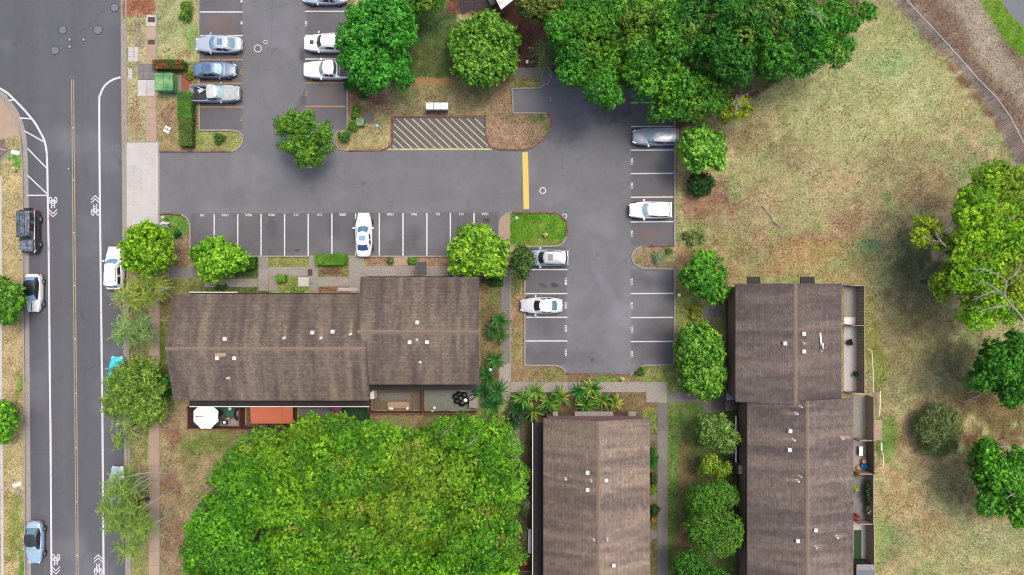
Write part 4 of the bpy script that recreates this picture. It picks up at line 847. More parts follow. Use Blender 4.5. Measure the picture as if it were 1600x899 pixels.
for x in (-.28,.28):
    for y in (-.2,.2): MB().tube([(x,y,0),(x,y,.48)], .02, 5).build('leg', M['black'], t)
lathe_thing('flower_pot', 'round white planter on the green mat below the gutter', 'planter', 361, 638, [(.13,0),(.18,.3),(.19,.34),(.14,.34),(.13,.28),(.001,.27)], M['white'])
lathe_thing('flower_pot', 'pinkish white pot where the green mat meets the concrete', 'planter', 359, 654, [(.15,0),(.20,.3),(.21,.36),(.15,.36),(.14,.3),(.001,.29)], M['salmon'])
lathe_thing('flower_pot', 'pale knob-like pot at the foot of the open brown patio, right of its pots', 'planter', 679, 637, [(.12,0),(.17,.25),(.18,.3),(.001,.28)], M['offwhite'])
lathe_thing('flower_pot', 'cream pot near the foot fence of the patio with black bags', 'planter', 676, 643, [(.14,0),(.2,.25),(.2,.3),(.001,.28)], M['hydrant'])
for px in (610, 613, 637): lathe_thing('flower_pot', 'small pale pot in the row along the foot of the open brown patio', 'planter', px, 637+(px % 3), [(.12,0),(.17,.25),(.18,.3),(.001,.28)], M['offwhite'], group='pots in the open brown patio')
t = empty('garden_parasol', (*W(524, 639, 2)[:2], 0)); tag(t, 'small round purple parasol between the gravel patio and the green turf', 'parasol')
s = MB(); s.add([(0,0,2.2)]+[(.62*math.cos(a), .62*math.sin(a), 1.95) for a in np.linspace(0, 2*math.pi, 11)[:-1]], [(0, 1+i, 1+(i+1) % 10) for i in range(10)]); s.build('canopy', M['purple'], t); MB().tube([(0,0,0.05),(0,0,2.2)], .025).build('pole', M['metal'], t)
for i, (px, py, r) in enumerate([(712,620,.36),(719,623,.42),(725,618,.38),(714,627,.34),(722,630,.4),(728,627,.36),(717,616,.3)]):
    s = MB(); prof = [(r*.8,0),(r*1.0,.2),(r*.95,.42),(r*.6,.6),(r*.15,.68),(r*.2,.78),(.001,.8)]; s.lathe((0,0,0), prof, 11)
    s.v = [(x*(1+random.uniform(-.14,.14)), y*(1+random.uniform(-.14,.14)), z) for x, y, z in s.v]; c = W(px, py, .4); tag(s.build('bin_bag', M['black'], loc=(c[0], c[1], .07)), 'black tied plastic bag in the heap on the grey patio', 'bag', 'black bags heaped on the grey patio')
lathe_thing('flower_pot', 'orange yellow round pot by the dark red fence of the middle row', 'planter', 821, 879, [(.16,0),(.24,.2),(.2,.36),(.001,.38)], M['amber'])
t = empty('patio_bench', (*W(827.5, 846, .5)[:2], .07)); tag(t, 'long white bench against the left gutter of the middle row', 'bench'); MB().box(-.18,.18,-1.3,1.3,.4,.46).build('seat', M['offwhite'], t); MB().box(-.14,.14,-1.2,-1.1,0,.4).build('leg', M['offwhite'], t); MB().box(-.14,.14,1.1,1.2,0,.4).build('leg', M['offwhite'], t)
lathe_thing('plate', 'white round lid leaning on the heap of black bags', 'lid', 728, 624, [(.2,.75),(.22,.78),(.2,.8),(.001,.82)], M['white'])
s = MB(); c = W(739, 628, .9); s.prism([(-.42,-.6),(.5,-.7),(.52,.55),(.1,.75),(-.4,.5)], 0, .9); tag(s.build('storage_box', M['concrete'], loc=(c[0], c[1], .07)), 'pale grey covered storage box right of the black bags', 'box')
c = W(578.5+3, 615, 1.6); s = MB(); s.cbox((0,0,.8), (.42,1.2,1.6)); tag(s.build('storage_cabinet', M['offwhite'], loc=(c[0], c[1], .07)), 'narrow cream cabinet at the left end of the open brown patio', 'cabinet')

# east row patios
floor([(1318,448),(1338,448),(1338,508),(1318,508)], M['concrete']); floor(rect(1318,508.5,1338,612), M['concrete_pale']); floor(rect(1318,496,1336,507.5), M['offwhite'], z=.08)
floor(rect(1332,618,1352,684), M['concrete']); floor(rect(1332,684.5,1352,735), M['concrete']); floor(rect(1332,736,1352,812), M['concrete_old']); floor(rect(1332,812.5,1352,828), M['concrete_pale']); floor(rect(1334,828.5,1345,874), M['turf'], z=.09); floor(rect(1345.5,828.5,1352,874), M['concrete_pale']); floor(rect(1332,874.5,1353,960), M['concrete_old'])
EG = 'east row patio fences'
fence([(1338,447),(1338,506)], 1.75, FG, 'grey board fence on the field side of the northernmost concrete patio', EG)
fence([(1338,508),(1338.5,610)], 1.75, FG, 'grey board fence on the field side of the long stained concrete patio', EG)
fence([(1318,446.5),(1337,446.5)], 1.7, FT, 'short pale fence closing the top end of the northernmost patio', EG); fence([(1319,507.5),(1337,507.5)], 1.7, FG, 'short divider between the two northern concrete patios', EG); fence([(1319,612),(1339,611.5)], 1.7, FT, 'short pale fence at the lower end of the long stained patio', EG)
fence([(1353,618),(1353,683)], 1.7, FT, 'tan board fence along the patio above the one with the blue pool', EG); fence([(1353,685),(1353,734)], 1.7, M['wall_dark'], 'dark slatted fence beside the blue paddling pool', EG)
fence([(1332,684),(1352,684)], 1.6, FT, 'short divider above the patio with the blue pool', EG); fence([(1332,735),(1352,735)], 1.6, FT, 'short pale divider just below the blue pool', EG)
fence([(1353,736),(1353,812)], 1.6, FG, 'grey fence along the overgrown patio with white flowers', EG); fence([(1353,814),(1353.5,874)], 1.75, FT, 'tan fence beside the small green lawn strip', EG); fence([(1333,812),(1352,812)], 1.5, FT, 'short pale divider between the overgrown patio and the lawn strip', EG)
fence([(1336,622),(1336,684)], .4, FR, 'low red edging boards at the wall of the patio below the roof step', EG) if False else None
t = empty('patio_bench', (*W(1345, 705, .5)[:2], .07)); tag(t, 'narrow white bench table on the patio above the blue pool', 'bench'); MB().box(-.2,.2,-.5,.5,.42,.47).build('seat', M['white'], t)
for y in (-.42,.42): MB().box(-.17,.17,y-.04,y+.04,0,.42).build('leg', M['white'], t)
t = empty('paddling_pool', (*W(1352.5, 728, .3)[:2], .07), -.1); tag(t, 'bright blue oval plastic pool in the corner of a patio', 'paddling pool')
s = MB(); s.lathe((0,0,0), [(.40,0),(.5,.35),(.53,.37),(.46,.38),(.42,.30),(.001,.29)], 20); o = s.build('shell', M['blue'], t, smooth=True); o.scale = (1.15,.62,1)
lathe_thing('flower_pot', 'terracotta coloured pot beside the blue pool', 'planter', 1348, 720, [(.2,0),(.26,.3),(.27,.36),(.2,.36),(.001,.3)], M['salmon']); lathe_thing('flower_pot', 'flat salmon dish left of the blue pool', 'planter', 1341, 731, [(.24,0),(.3,.1),(.3,.16),(.001,.12)], M['salmon'])
t = empty('garden_shed', (0,0,0)); tag(t, 'grey metal shed with pale roof at the lower end of the field-side patios', 'shed')
a = W(1340, 884, 2.0); c = W(1366, 905, 2.0); MB().box(a[0], c[0], c[1]-1, a[1], 0.07, 1.9).build('wall', M['shed_dark'], t); MB().prism([(a[0]-.1,a[1]+.1),(c[0]+.1,a[1]+.1),(c[0]+.1,a[1]-.45),(a[0]-.1,a[1]-.45)], 1.9, 1.98).build('roof', M['concrete'], t); MB().prism([(a[0]-.1,a[1]-.455),(c[0]+.1,a[1]-.455),(c[0]+.1,c[1]-1.1),(a[0]-.1,c[1]-1.1)], 1.9, 1.96).build('roof', M['shed'], t)
# white low rails on the field side
def low_rail(pts, label, h=.7, m=None, w=.09):
    q = P(pts); t = empty('garden_rail', (q[0][0], q[0][1], 0)); tag(t, label, 'rail', 'white rails by the east patios'); b0 = Vector((*q[0], 0)); s = MB(); s.tube([(p[0]-b0.x, p[1]-b0.y, h) for p in q], w/2, 6); s.build('rail', m or M['offwhite'], t)
    for p in q: MB().tube([(p[0]-b0.x, p[1]-b0.y, -.05), (p[0]-b0.x, p[1]-b0.y, h)], .035, 5).build('post', m or M['offwhite'], t)
low_rail([(1351,545),(1357,547),(1359,580),(1359,612)], 'crooked white rail fence beside the long stained patio'); low_rail([(1370,610),(1369.5,630),(1369,648)], 'straight white rail standing on the grass by the tan patio fence', w=.14); low_rail([(1372,690),(1372,702)], 'short thick white rail above the pale garden border', w=.18); low_rail([(1373,704),(1375,710),(1375,728),(1367,729)], 'pale hooked garden border below the short white rail')

# ================================================================ street furniture
# transformer
t = empty('transformer_cabinet', (*W(257,130)[:2], 0)); tag(t, 'large green utility transformer with lime patina beside the red flowered hedge', 'transformer')
x0, y0 = W(243,142,1.4)[0]-t.location.x, W(243,142,1.4)[1]-t.location.y; x1, y1 = W(269,114,1.4)[0]-t.location.x, W(269,114,1.4)[1]-t.location.y
MB().box(x0, x1, y0, y1, .1, 1.38).build('body', M['trans_green'], t); MB().box(x0-.08, (x0+x1)/2-.02, y0+.05, y1-.05, 1.383, 1.45).build('lid', M['trans_green'], t); MB().box((x0+x1)/2+.02, x1+.08, y0+.05, y1-.05, 1.383, 1.45).build('lid', M['trans_green'], t)
MB().box(x0-.1, x1+.4, y0-.35, y1+.2, 0, .1).build('plinth', M['concrete_old'], t); MB().box(x0+.1, x0+.3, y0-.03, y0-.003, .5, .9).build('door_handle', M['iron'], t)
t = empty('utility_cabinet', (*W(565,193)[:2], 0)); tag(t, 'small teal green utility cabinet among the bushes by the parking row', 'utility cabinet'); MB().box(-.40,.40,-.40,.40,0,.75).build('body', M['teal'], t); MB().box(-.43,.43,-.43,.43,.753,.80).build('lid', M['teal'], t)
MB().cbox((*W(575,185)[:2], .06), (1.4,1.0,.12)).build('cable_pad', M['concrete_old'], kind='structure')
# street lamps and path lamps
def street_lamp(base, head, label):
    h = 8.5; b0 = W(*base); hd = W(*head, h); t = empty('street_lamp', b0); tag(t, label, 'street lamp', 'cobra head street lamps'); v = (hd[0]-b0[0], hd[1]-b0[1])
    MB().tube([(0,0,0),(0,0,3),(0,0,h-1.0),(v[0]*.15,v[1]*.15,h-.25),(v[0]*.5,v[1]*.5,h)], [.12,.10,.08,.06,.06], 8).build('pole', M['metal'], t)
    MB().tube([(v[0]*.5,v[1]*.5,h),(v[0]*.92,v[1]*.92,h+.03)], .06, 8).build('arm', M['metal'], t)
    an = math.atan2(v[1], v[0]); MB().cbox((v[0],v[1],h+.02), (.75,.36,.16), an).cbox((v[0]-.3*math.cos(an),v[1]-.3*math.sin(an),h+.02), (.3,.2,.12), an).build('lamp_head', M['white'], t)
street_lamp((-26,772),(28,757),'grey street lamp reaching over the left verge, lower of the two'); street_lamp((-50,222),(25,239),'street lamp with white head over the corner pavement, upper of the two')
MB().cbox((*W(29,769)[:2], .06), (.5,.62,.1)).build('water_meter_box', M['concrete']); tag(bpy.data.objects['water_meter_box'], 'square concrete meter box in the left verge below the street lamp head', 'meter box')
def path_lamp(px, py, bx, by, label, h=2.4):
    b0 = W(bx, by); hd = W(px, py, h); t = empty('path_lamp', b0); tag(t, label, 'lamp post', 'globe lamp posts'); v = (hd[0]-b0[0], hd[1]-b0[1], h)
    MB().tube([(0,0,0),(v[0],v[1],h-.15)], .045, 8).build('post', M['wall_dark'], t)
    MB().lathe((v[0],v[1],h-.2), [(.05,0),(.15,.05),(.20,.15),(.19,.27),(.1,.36),(.001,.38)], 12).build('globe', M['lamp_globe'], t, smooth=True)
path_lamp(589,197,596,206,'globe lamp post on the grass left of the hatched bay'); path_lamp(807,341,807,344,'pale globe lamp on the green island'); path_lamp(254,340,264,343,'pale globe lamp at the lot entrance beside the round street tree'); path_lamp(766,578,767,576,'globe lamp among the palms by the row end'); path_lamp(1061,461,1058,461,'small globe lamp on the grass strip east of the lot')
def hydrant(px, py, label):
    c = W(px, py, .3); t = empty('fire_hydrant', (c[0], c[1], 0)); tag(t, label, 'hydrant', 'pale yellow hydrants')
    MB().lathe((0,0,0), [(.2,0),(.2,.08),(.13,.1),(.13,.5),(.2,.55),(.2,.6),(.14,.7),(.05,.78),(.04,.84),(.001,.85)], 12).build('barrel', M['hydrant'], t, smooth=True)
    MB().tube([(-.28,0,.45),(.28,0,.45)], .09, 8).build('side_outlet', M['hydrant'], t); MB().tube([(0,0,.42),(0,-.26,.42)], .11, 8).build('front_outlet', M['hydrant'], t)
hydrant(24,264,'pale yellow hydrant on the left verge beside the street'); hydrant(852,367,'pale yellow hydrant on the green island'); hydrant(972,592,'pale yellow hydrant below the red kerb of the lot end')
# mailboxes
for i, (px, nm) in enumerate(((671,'left'),(683,'middle'),(694.5,'right'))):
    c = W(px, 166, 1.3); t = empty('mailbox_cluster', (c[0], c[1], 0)); tag(t, f'white communal mailbox cabinet, {nm} one of the three joined above the hatched bay', 'mailbox', 'white communal mailboxes')
    s = MB(); s.box(-.355,.355,-.33,.33,.55,1.30); s.build('cabinet', M['white'], t); MB().box(-.375,.375,-.36,.36,1.303,1.34).build('lid', M['white'], t); MB().box(-.15,.15,-.15,.15,0,.55).build('pedestal', M['wall_dark'], t)
    d = MB()
    for k in range(3):
        for j in range(3): d.box(-.35+k*.24, -.13+k*.24, -.345, -.333, .60+j*.23, .80+j*.23)
    d.build('letter_door', M['metal'], t, kind='stuff')
MB().box(W(666,0)[0], W(700,0)[0], W(0,182)[1], W(0,170)[1], -.05, .08).build('mailbox_pad', M['soil'], kind='structure')
# signs, plates, small boxes
t = empty('sign_board', (*W(262,352)[:2], 0), R(-8)); tag(t, 'white double sided sign board with two slanting faces at the lot entrance', 'sign')
for sy in (-1, 1): MB().add([(-.42,sy*.06,.95),(.42,sy*.06,.95),(.42,sy*.32,.35),(-.42,sy*.32,.35),(-.42,sy*.04,.95),(.42,sy*.04,.95),(.42,sy*.29,.33),(-.42,sy*.29,.33)], [(0,1,2,3),(7,6,5,4),(0,4,5,1),(3,2,6,7),(1,5,6,2),(0,3,7,4)]).build('panel', M['white'], t)
for x in (-.38,.38): MB().tube([(x,0,0),(x,0,.95)], .03, 5).build('post', M['metal'], t)
for px, py in ((259,200.5),(265,203.5),(259.5,204.5),(264.8,207.5)): pass
t = empty('utility_pedestal', (*W(262,203)[:2], 0), R(-25)); tag(t, 'four small white square plates set in the dirt left of the tall hedge', 'utility plates')
for x in (-.18,.18):
    for y in (-.2,.2): MB().box(x-.14, x+.14, y-.15, y+.15, .05, .13).build('plate', M['white'], t)
for px, py, w_, h_, lab in ((236.5,31,.75,.55,'dark brown access plate in the pale slab at the top of the pavement'),(236.5,66,.75,.5,'dark brown access plate in the tan pavement below the other one'),(484.5,426,.52,.72,'dark brown access plate in the footpath in front of the street-side row')):
    c = W(px, py, .09); tag(MB().cbox((c[0], c[1], .098), (w_, h_, .02)).build('access_plate', M['brown_plate']), lab, 'access cover', 'dark brown access plates')
c = W(249,28); tag(MB().cbox((c[0], c[1], .12), (.34,.34,.14)).build('meter_box', M['teal']), 'small pale green box in the grass beside the top pavement', 'meter box')
c = W(486,442); tag(MB().cbox((c[0], c[1], .1), (.3,.42,.03)).build('valve_cover', M['teal']), 'small greenish cover in the pale slab before the street-side row', 'valve cover')
c = W(823.5,97,.3); tag(MB().cbox((c[0], c[1], .25), (.28,.3,.5)).build('meter_box', M['white']), 'small white box on the brown soil above the grey footpath corner', 'meter box')
c = W(800,449,.2); tag(MB().cbox((c[0], c[1], .15), (.28,.3,.2), .4).build('meter_box', M['teal']), 'small green box beside the dark footpath by the round tree', 'meter box')
low = MB(); c = W(866,103,.5); low.prism([(c[0]-.5,c[1]+.3),(c[0]+.5,c[1]+.35),(c[0]+.7,c[1]-.1),(c[0]-.3,c[1]-.35)], 0, .5); tag(low.build('garden_bench', M['purple']), 'magenta edged low seat at the shaded footpath corner', 'bench')

# chain link fence along the field edge
cl = [(1372,-50),(1417,0),(1440,25),(1468,55),(1495,85),(1530,125),(1557,152),(1580,184),(1600,224),(1618,262),(1660,350)]
cf = empty('chain_link_fence', W(1417,0)); tag(cf, 'long chain link fence with thin pale top rail along the dry field edge', 'fence')
hp = 1.9; o0 = cf.location; pts = [(W(x, y, hp)[0]-o0.x, W(x, y, hp)[1]-o0.y) for x, y in cl]
MB().tube([(p[0], p[1], hp) for p in pts], .026, 6).build('top_rail', M['offwhite'], cf)
for i in range(len(pts)-1):
    n = max(1, int(math.dist(pts[i], pts[i+1])/2.6))
    for k in range(n): x = pts[i][0]+(pts[i+1][0]-pts[i][0])*k/n; y = pts[i][1]+(pts[i+1][1]-pts[i][1])*k/n; MB().tube([(x,y,-.1),(x,y,hp)], .035, 6).build('post', M['metal'], cf)
s = MB()                                             # wire mesh: thin crossed wires
for i in range(len(pts)-1):
    a = Vector((*pts[i], 0)); c = Vector((*pts[i+1], 0)); L = (c-a).length; u = (c-a)/L; nn = int(L/.16)
    for k in range(nn):
        for sg in (-1, 1):
            p = a+u*(k*.16); q = p+u*(.9*sg) if 0 <= k*.16+.9*sg <= L else p+u*(0.3*sg)
            s.add([(p.x,p.y,.05),(p.x+u.x*.016,p.y+u.y*.016,.05),(q.x+u.x*.016,q.y+u.y*.016,hp),(q.x,q.y,hp)], [(0,1,2,3)])
s.build('wire_mesh', M['metal'], cf, kind='stuff')
# kitchen-garden odds on the ground: fallen branches
def branch(name, paths, label, r=.06, z=.12, m='bark_pale', group='fallen pale branches'):
    s = MB(); o = W(*paths[0][0])
    for p in paths:
        q = curve([(x, y) for x, y in p], 3); n = len(q); s.tube([(W(x,y)[0]-o[0], W(x,y)[1]-o[1], z+.05*math.sin(i*1.3)) for i, (x, y) in enumerate(q)], [r*(1-.7*i/n) for i in range(n)], 5)
    tag(s.build(name, M[m], loc=(o[0], o[1], 0)), label, 'branch', group)
branch('fallen_branch', [[(1532,614),(1520,612),(1508,614)],[(1530,617),(1518,622),(1505,627),(1494,624)],[(1512,624),(1505,629)]], 'forked white dead branch lying on the grass above the domed bush', .10)
branch('fallen_branch', [[(1190,322),(1197,330),(1204,340),(1211,352)],[(1205,345),(1220,355),(1232,358)]], 'pale dead branch in the middle of the open field', .07); branch('fallen_branch', [[(1175,345),(1168,360),(1164,372)]], 'short pale twig left of the branch in the open field', .05)
branch('fallen_branch', [[(1180,388),(1184,396)],[(1150,370),(1146,384)]], 'two small pale twigs above the field-side roof', .04)
branch('fallen_branch', [[(1455,757),(1465,753),(1474,755)],[(1468,755),(1466,768)]], 'thin pale twig on the grass below the domed bush', .04); branch('fallen_branch', [[(1511,745),(1515,733),(1518,727)]], 'short pale stick beside the dark lobed tree', .06)
branch('fallen_branch', [[(252,874),(258,884),(256,893)],[(258,884),(265,880)]], 'small forked white branch at the bottom beside the tan path', .06); branch('fallen_branch', [[(298,688),(302,682)]], 'tiny pale stick on the lawn below the white parasol', .05); branch('fallen_branch', [[(297,686),(303,680)]], 'tiny pale stick on the lawn below the white parasol', .04) if False else None
s = MB(); rr = random.Random(5)                      # dry fallen leaves in a drift along the lawn
for k in range(500):
    x = rr.uniform(630, 718); y = 128+rr.gauss(0, 3)+math.sin(x*.12)*3
    c = W(x, y); a = rr.random()*6.28; l = rr.uniform(.06,.15); s.add([(c[0]-l*math.cos(a),c[1]-l*math.sin(a),.12),(c[0]+.04*math.sin(a),c[1]-.04*math.cos(a),.14),(c[0]+l*math.cos(a),c[1]+l*math.sin(a),.12),(c[0]-.04*math.sin(a),c[1]+.04*math.cos(a),.15)], [(0,1,2,3)])
tag(s.build('dry_leaves', simple('dry_leaf', alb(206,166,106), .9, .3, 8)), 'drift of tan dry leaves along the shaded lawn', 'leaves', kind='stuff')

# ================================================================ VEHICLES
def vehicle(kind, px, py, deg, L, Wd, Ht, body, label, roofm=None, glass='glass_dark', rear_glass=None, sunroof=None, rails=False, name=None, cat='car', group=None, side_out=False, tint=None, cargo=None):
    """front points to +X locally. px,py: picture point of the car centre at mid height"""
    c = W(px, py, Ht*.45); t = empty(name or {'sedan':'sedan','suv':'suv','pickup':'pickup_truck','hatch':'hatchback','jeep':'off_road_car'}[kind], (c[0], c[1], 0.012), R(deg)); tag(t, label, cat, group)
    bm_ = PT[body]; rm = PT[roofm] if roofm else bm_; hw = Wd/2; hl = L/2
    pk = kind == 'pickup'; box_ = kind in ('suv','jeep')
    belt = {'sedan':.92,'suv':1.08,'pickup':1.12,'hatch':.98,'jeep':1.18}[kind]
    if kind == 'sedan': xf0, xf1, xr1, xr0 = hl*.42, hl*.10, -hl*.46, -hl*.78
    elif kind == 'hatch': xf0, xf1, xr1, xr0 = hl*.48, hl*.12, -hl*.66, -hl*.90
    elif kind == 'suv': xf0, xf1, xr1, xr0 = hl*.46, hl*.20, -hl*.84, -hl*.96
    elif kind == 'jeep': xf0, xf1, xr1, xr0 = hl*.36, hl*.24, -hl*.93, -hl*.97
    else: xf0, xf1, xr1, xr0 = hl*.40, hl*.20, -hl*.24, -hl*.30
    pf, pr, kf, kr = {'sedan':(2.8,3.6,.42,.30),'suv':(3.4,6,.36,.18),'pickup':(3.6,12,.32,.06),'hatch':(2.8,5,.40,.20),'jeep':(9,14,.12,.06)}[kind]
    def hwid(u):                                     # plan outline
        return hw*(1-kf*abs(u)**pf) if u > 0 else hw*(1-kr*abs(u)**pr)
    def top(u):
        if u > .45: return belt-.04-(.20 if not pk and kind != 'jeep' else .08)*((u-.45)/.55)**1.6
        if kind == 'sedan' and u < -.75: return belt+.02-.10*((-.75-u)/.25)**1.5
        return belt
    st = list(np.linspace(-1, 1, 33)); V_, F_ = [], []; nh = 9
    for u in st:
        w = hwid(u); z = top(u); zb = .26+.10*max(0, abs(u)-.82)/.18
        bed = pk and u < -.335 and u > -.955
        if bed: half = [(w*.90,zb),(w*.985,zb+.12),(w,.62),(w*.985,z-.12),(w*.965,z-.01),(w*.93,z),(w*.865,z-.01),(w*.86,.58),(0,.58)]
        else: half = [(w*.90,zb),(w*.985,zb+.12),(w,.62),(w*.985,z-.14),(w*.95,z-.05),(w*.90,z-.01),(w*.75,z+.02),(w*.45,z+.045),(0,z+.055)]
        row = [(u*hl, y, zz) for y, zz in half]+[(u*hl, -y, zz) for y, zz in half[-2::-1]]
        V_ += row
    m = 2*nh-1
    for i in range(len(st)-1):
        for k in range(m-1): a = i*m+k; F_.append((a, a+m, a+m+1, a+1))
    for i, rev in ((0, False), (len(st)-1, True)):
        r = list(range(i*m, i*m+m)); F_.append(tuple(r if not rev else r[::-1]))
    s = MB(); s.v = V_; s.f = F_; bo = s.build('body', bm_, t, smooth=True)
    # greenhouse shell
    wb, wt = hw*.90, hw*(.72 if kind not in ('jeep','suv','pickup') else .80); zb0, zt = belt-.03, Ht-.03
    def ring(q):                                     # q 0 base..1 roof
        xf = xf0+(xf1-xf0)*q; xr = xr0+(xr1-xr0)*q; w = wb+(wt-wb)*q+.03*math.sin(math.pi*q)*hw; z = zb0+(zt-zb0)*(1-(1-q)**1.15); pts = []
        cf_ = .16*(1-.3*q)+(.03 if kind == 'jeep' else .10); cr_ = .10 if kind != 'jeep' else .03
        ff, fr = .88, (.84 if kind in ('sedan','hatch') else .94)
        for k in range(11): v = -1+2*k/10; pts.append((xf-cf_*v*v, w*ff*v, z))
        for k in range(1, 10): s_ = k/10; x = xf-cf_+(xr+cr_-xf+cf_)*s_; pts.append((x, w*(ff+(1-ff)*math.sin(math.pi*min(1, s_*1.4)/2) if s_ < .7 else 1-(1-fr)*((s_-.7)/.3)**1.5), z))
        for k in range(11): v = 1-2*k/10; pts.append((xr+cr_*v*v, w*fr*v, z))
        for k in range(9, 0, -1): s_ = k/10; x = xf-cf_+(xr+cr_-xf+cf_)*s_; pts.append((x, -w*(ff+(1-ff)*math.sin(math.pi*min(1, s_*1.4)/2) if s_ < .7 else 1-(1-fr)*((s_-.7)/.3)**1.5), z))
        return pts
    N = 40; qs = [0,.12,.5,.9,1.0]; s = MB()
    for q in qs: s.v += ring(q)
    for i in range(len(qs)-1):
        for k in range(N): s.f.append((i*N+k, i*N+(k+1) % N, (i+1)*N+(k+1) % N, (i+1)*N+k))
    s.build('pillars', rm if kind != 'pickup' else bm_, t, smooth=True)
    rg = ring(1.0); s = MB(); cen = (sum(p[0] for p in rg)/N, 0, zt+.05); mid_ = [((p[0]-cen[0])*.8+cen[0], p[1]*.8, zt+.035) for p in rg]; s.v = rg+mid_+[cen]
    s.f = [(k, (k+1) % N, N+(k+1) % N, N+k) for k in range(N)]+[(N+k, N+(k+1) % N, 2*N) for k in range(N)]; s.build('roof', rm, t, smooth=True)
    def patch(i0, i1, q0, q1, mat, nm, off=.012):
        s = MB(); cols = i1-i0+1; rows = 4
        for j in range(rows+1):
            r = ring(q0+(q1-q0)*j/rows)
            for k in range(cols): x, y, z = r[(i0+k) % N]; d = Vector((x-cen[0], y, .35)).normalized()*off; s.v.append((x+d.x, y+d.y, z+off*.6))
        s.f = [(j*cols+k, j*cols+k+1, (j+1)*cols+k+1, (j+1)*cols+k) for j in range(rows) for k in range(cols-1)]
        return s.build(nm, M[mat], t, smooth=True)
    patch(1, 9, .05, .93, glass, 'windshield')
    rgm = rear_glass or glass
    patch(21, 29, .14, .90, rgm, 'rear_window')
    for a, e in ((12, 15), (16, 19)) if kind != 'sedan' else ((12, 15), (16, 18)): patch(a, e, .16, .84, 'glass_dark', 'side_window')
    for a, e in ((31, 34), (35, 38)) if kind != 'sedan' else ((32, 34), (35, 38)): patch(a, e, .16, .84, 'glass_dark', 'side_window')
    # wiper cowl
    s = MB(); s.v = [(x+.02, y*.98, z+.012) for x, y, z in ring(0.0)[:11]]+[(x+.09, y*1.0, belt+.028-abs(y)*.03) for x, y, z in ring(0.0)[:11]]; s.f = [(k, k+1, 12+k, 11+k) for k in range(10)]; s.build('cowl', M['black'], t)
    if sunroof: x0 = xf1-.28-(.2 if box_ else .1); MB().box(x0-.55, x0, -.34, .34, zt+.02, zt+.052).build('sunroof', M[sunroof], t)
    if rails:
        for y in (-wt*.84, wt*.84): MB().tube([(xf1-.35,y,zt+.02),(xf1-.55,y,zt+.09),(xr1+.55,y,zt+.09),(xr1+.35,y,zt+.02)], .022, 6).build('roof_rail', M['metal'] if rails == 1 else M['black'], t)
    # wheels
    wr = .36 if box_ or pk else .32
    for x in (hl*.60, -hl*.60):
        for y in (-1, 1):
            s = MB(); yo = y*(hw-.09 if not side_out else hw-.05); b0 = 0; prof = [(wr*.62,-.11),(wr*.94,-.11),(wr,-.07),(wr,.07),(wr*.94,.11),(wr*.62,.11)]; n = 18
            for r, d in prof:
                for k in range(n): a = 2*math.pi*k/n; s.v.append((r*math.cos(a), d, r*math.sin(a)))
            for i in range(len(prof)-1):
                for k in range(n): s.f.append((i*n+k, i*n+(k+1) % n, (i+1)*n+(k+1) % n, (i+1)*n+k))
            w = s.build('wheel', M['dark'], t, smooth=True, loc=(x, yo, wr))
            s = MB(); n = 10; s.v = [(0, y*.10, 0)]+[(wr*.62*math.cos(2*math.pi*k/n)*(1 if k % 2 == 0 else .93), y*.075, wr*.62*math.sin(2*math.pi*k/n)) for k in range(n)]; s.f = [(0, 1+k, 1+(k+1) % n) for k in range(n)]; s.build('rim', M['wheel_rim'], w)
    # lights, mirrors, bumpers, plate
    for y in (-1, 1):
        s = MB(); u = .93; yy = hwid(u)*.80*y; zz = top(u)-.13; s.cbox((u*hl-.02, yy, zz+.05), (.36,.26,.14), -y*.45).build('headlight', M['head'], t)
        u = -.965; yy = hwid(u)*.86*y; MB().cbox((u*hl, yy, top(u)-.12), (.18,.22,.20), y*.3).build('taillight', M['tail'], t)
        s = MB(); s.cbox((xf0-.30, y*(hw+.10), belt+.03), (.15,.22,.14), y*.15); s.build('side_mirror', bm_, t)
    MB().cbox((hl*.985, 0, .46), (.10, hwid(1)*1.5, .16)).build('front_grille', M['black'], t); MB().cbox((-hl*.995, 0, .48), (.08, hwid(-1)*1.6, .14)).build('rear_bumper', M['metal'] if pk else bm_, t)
    MB().cbox((-hl*1.0-.03, 0, .72), (.02,.32,.16)).build('licence_plate', M['white'], t)
    if pk:
        x0, x1 = -hl*.95, -hl*.34; MB().box(x0, x1, -hw*.85, hw*.85, .583, .60).build('bed_liner', M['black'], t)
        for k in range(7): MB().box(x0+.05, x1-.05, -hw*.78+k*hw*.245, -hw*.78+k*hw*.245+.05, .601, .615).build('bed_rib', M['dark'], t)
        MB().box(x1-.04, x1-.02, -hw*.84, hw*.84, .6, belt-.02).build('bed_front_wall', M['dark'], t)
        if cargo:
            MB().tube([(x0+.2,.3,.8),(x1+.1,-.1,1.15)], .035).tube([(x0+.35,.15,.75),(x0+.9,.3,.8)], .05).build('tool_pole', M['metal'], t) if cargo == 'part' else None
    return t
vehicle('sedan', 342, 69.5, 180, 5.0, 1.86, 1.45, 'silver', 'silver sedan parked nose to the kerb in the upper left row', glass='glass_sky', rear_glass='glass_teal', sunroof='glass_teal')
vehicle('sedan', 336, 109.5, 0, 4.6, 1.80, 1.45, 'slate', 'slate blue sedan with closed sunroof, below the silver one in the left row', glass='glass_pale', rear_glass='glass_sky', sunroof='glass_blue')
pt = vehicle('pickup', 337, 146.5, 0, 5.3, 1.86, 1.75, 'steel', 'worn silver pickup truck with dark bed and tools, backed in beside the tall hedge', glass='glass_pale', roofm='silver_warm', cat='pickup truck')
MB().prism([(.95,-.80),(1.9,-.80),(2.35,-.66),(2.5,-.35),(2.5,.35),(2.35,.66),(1.9,.80),(.95,.80)], 1.10, 1.155).build('hood', PT['worn'], pt)
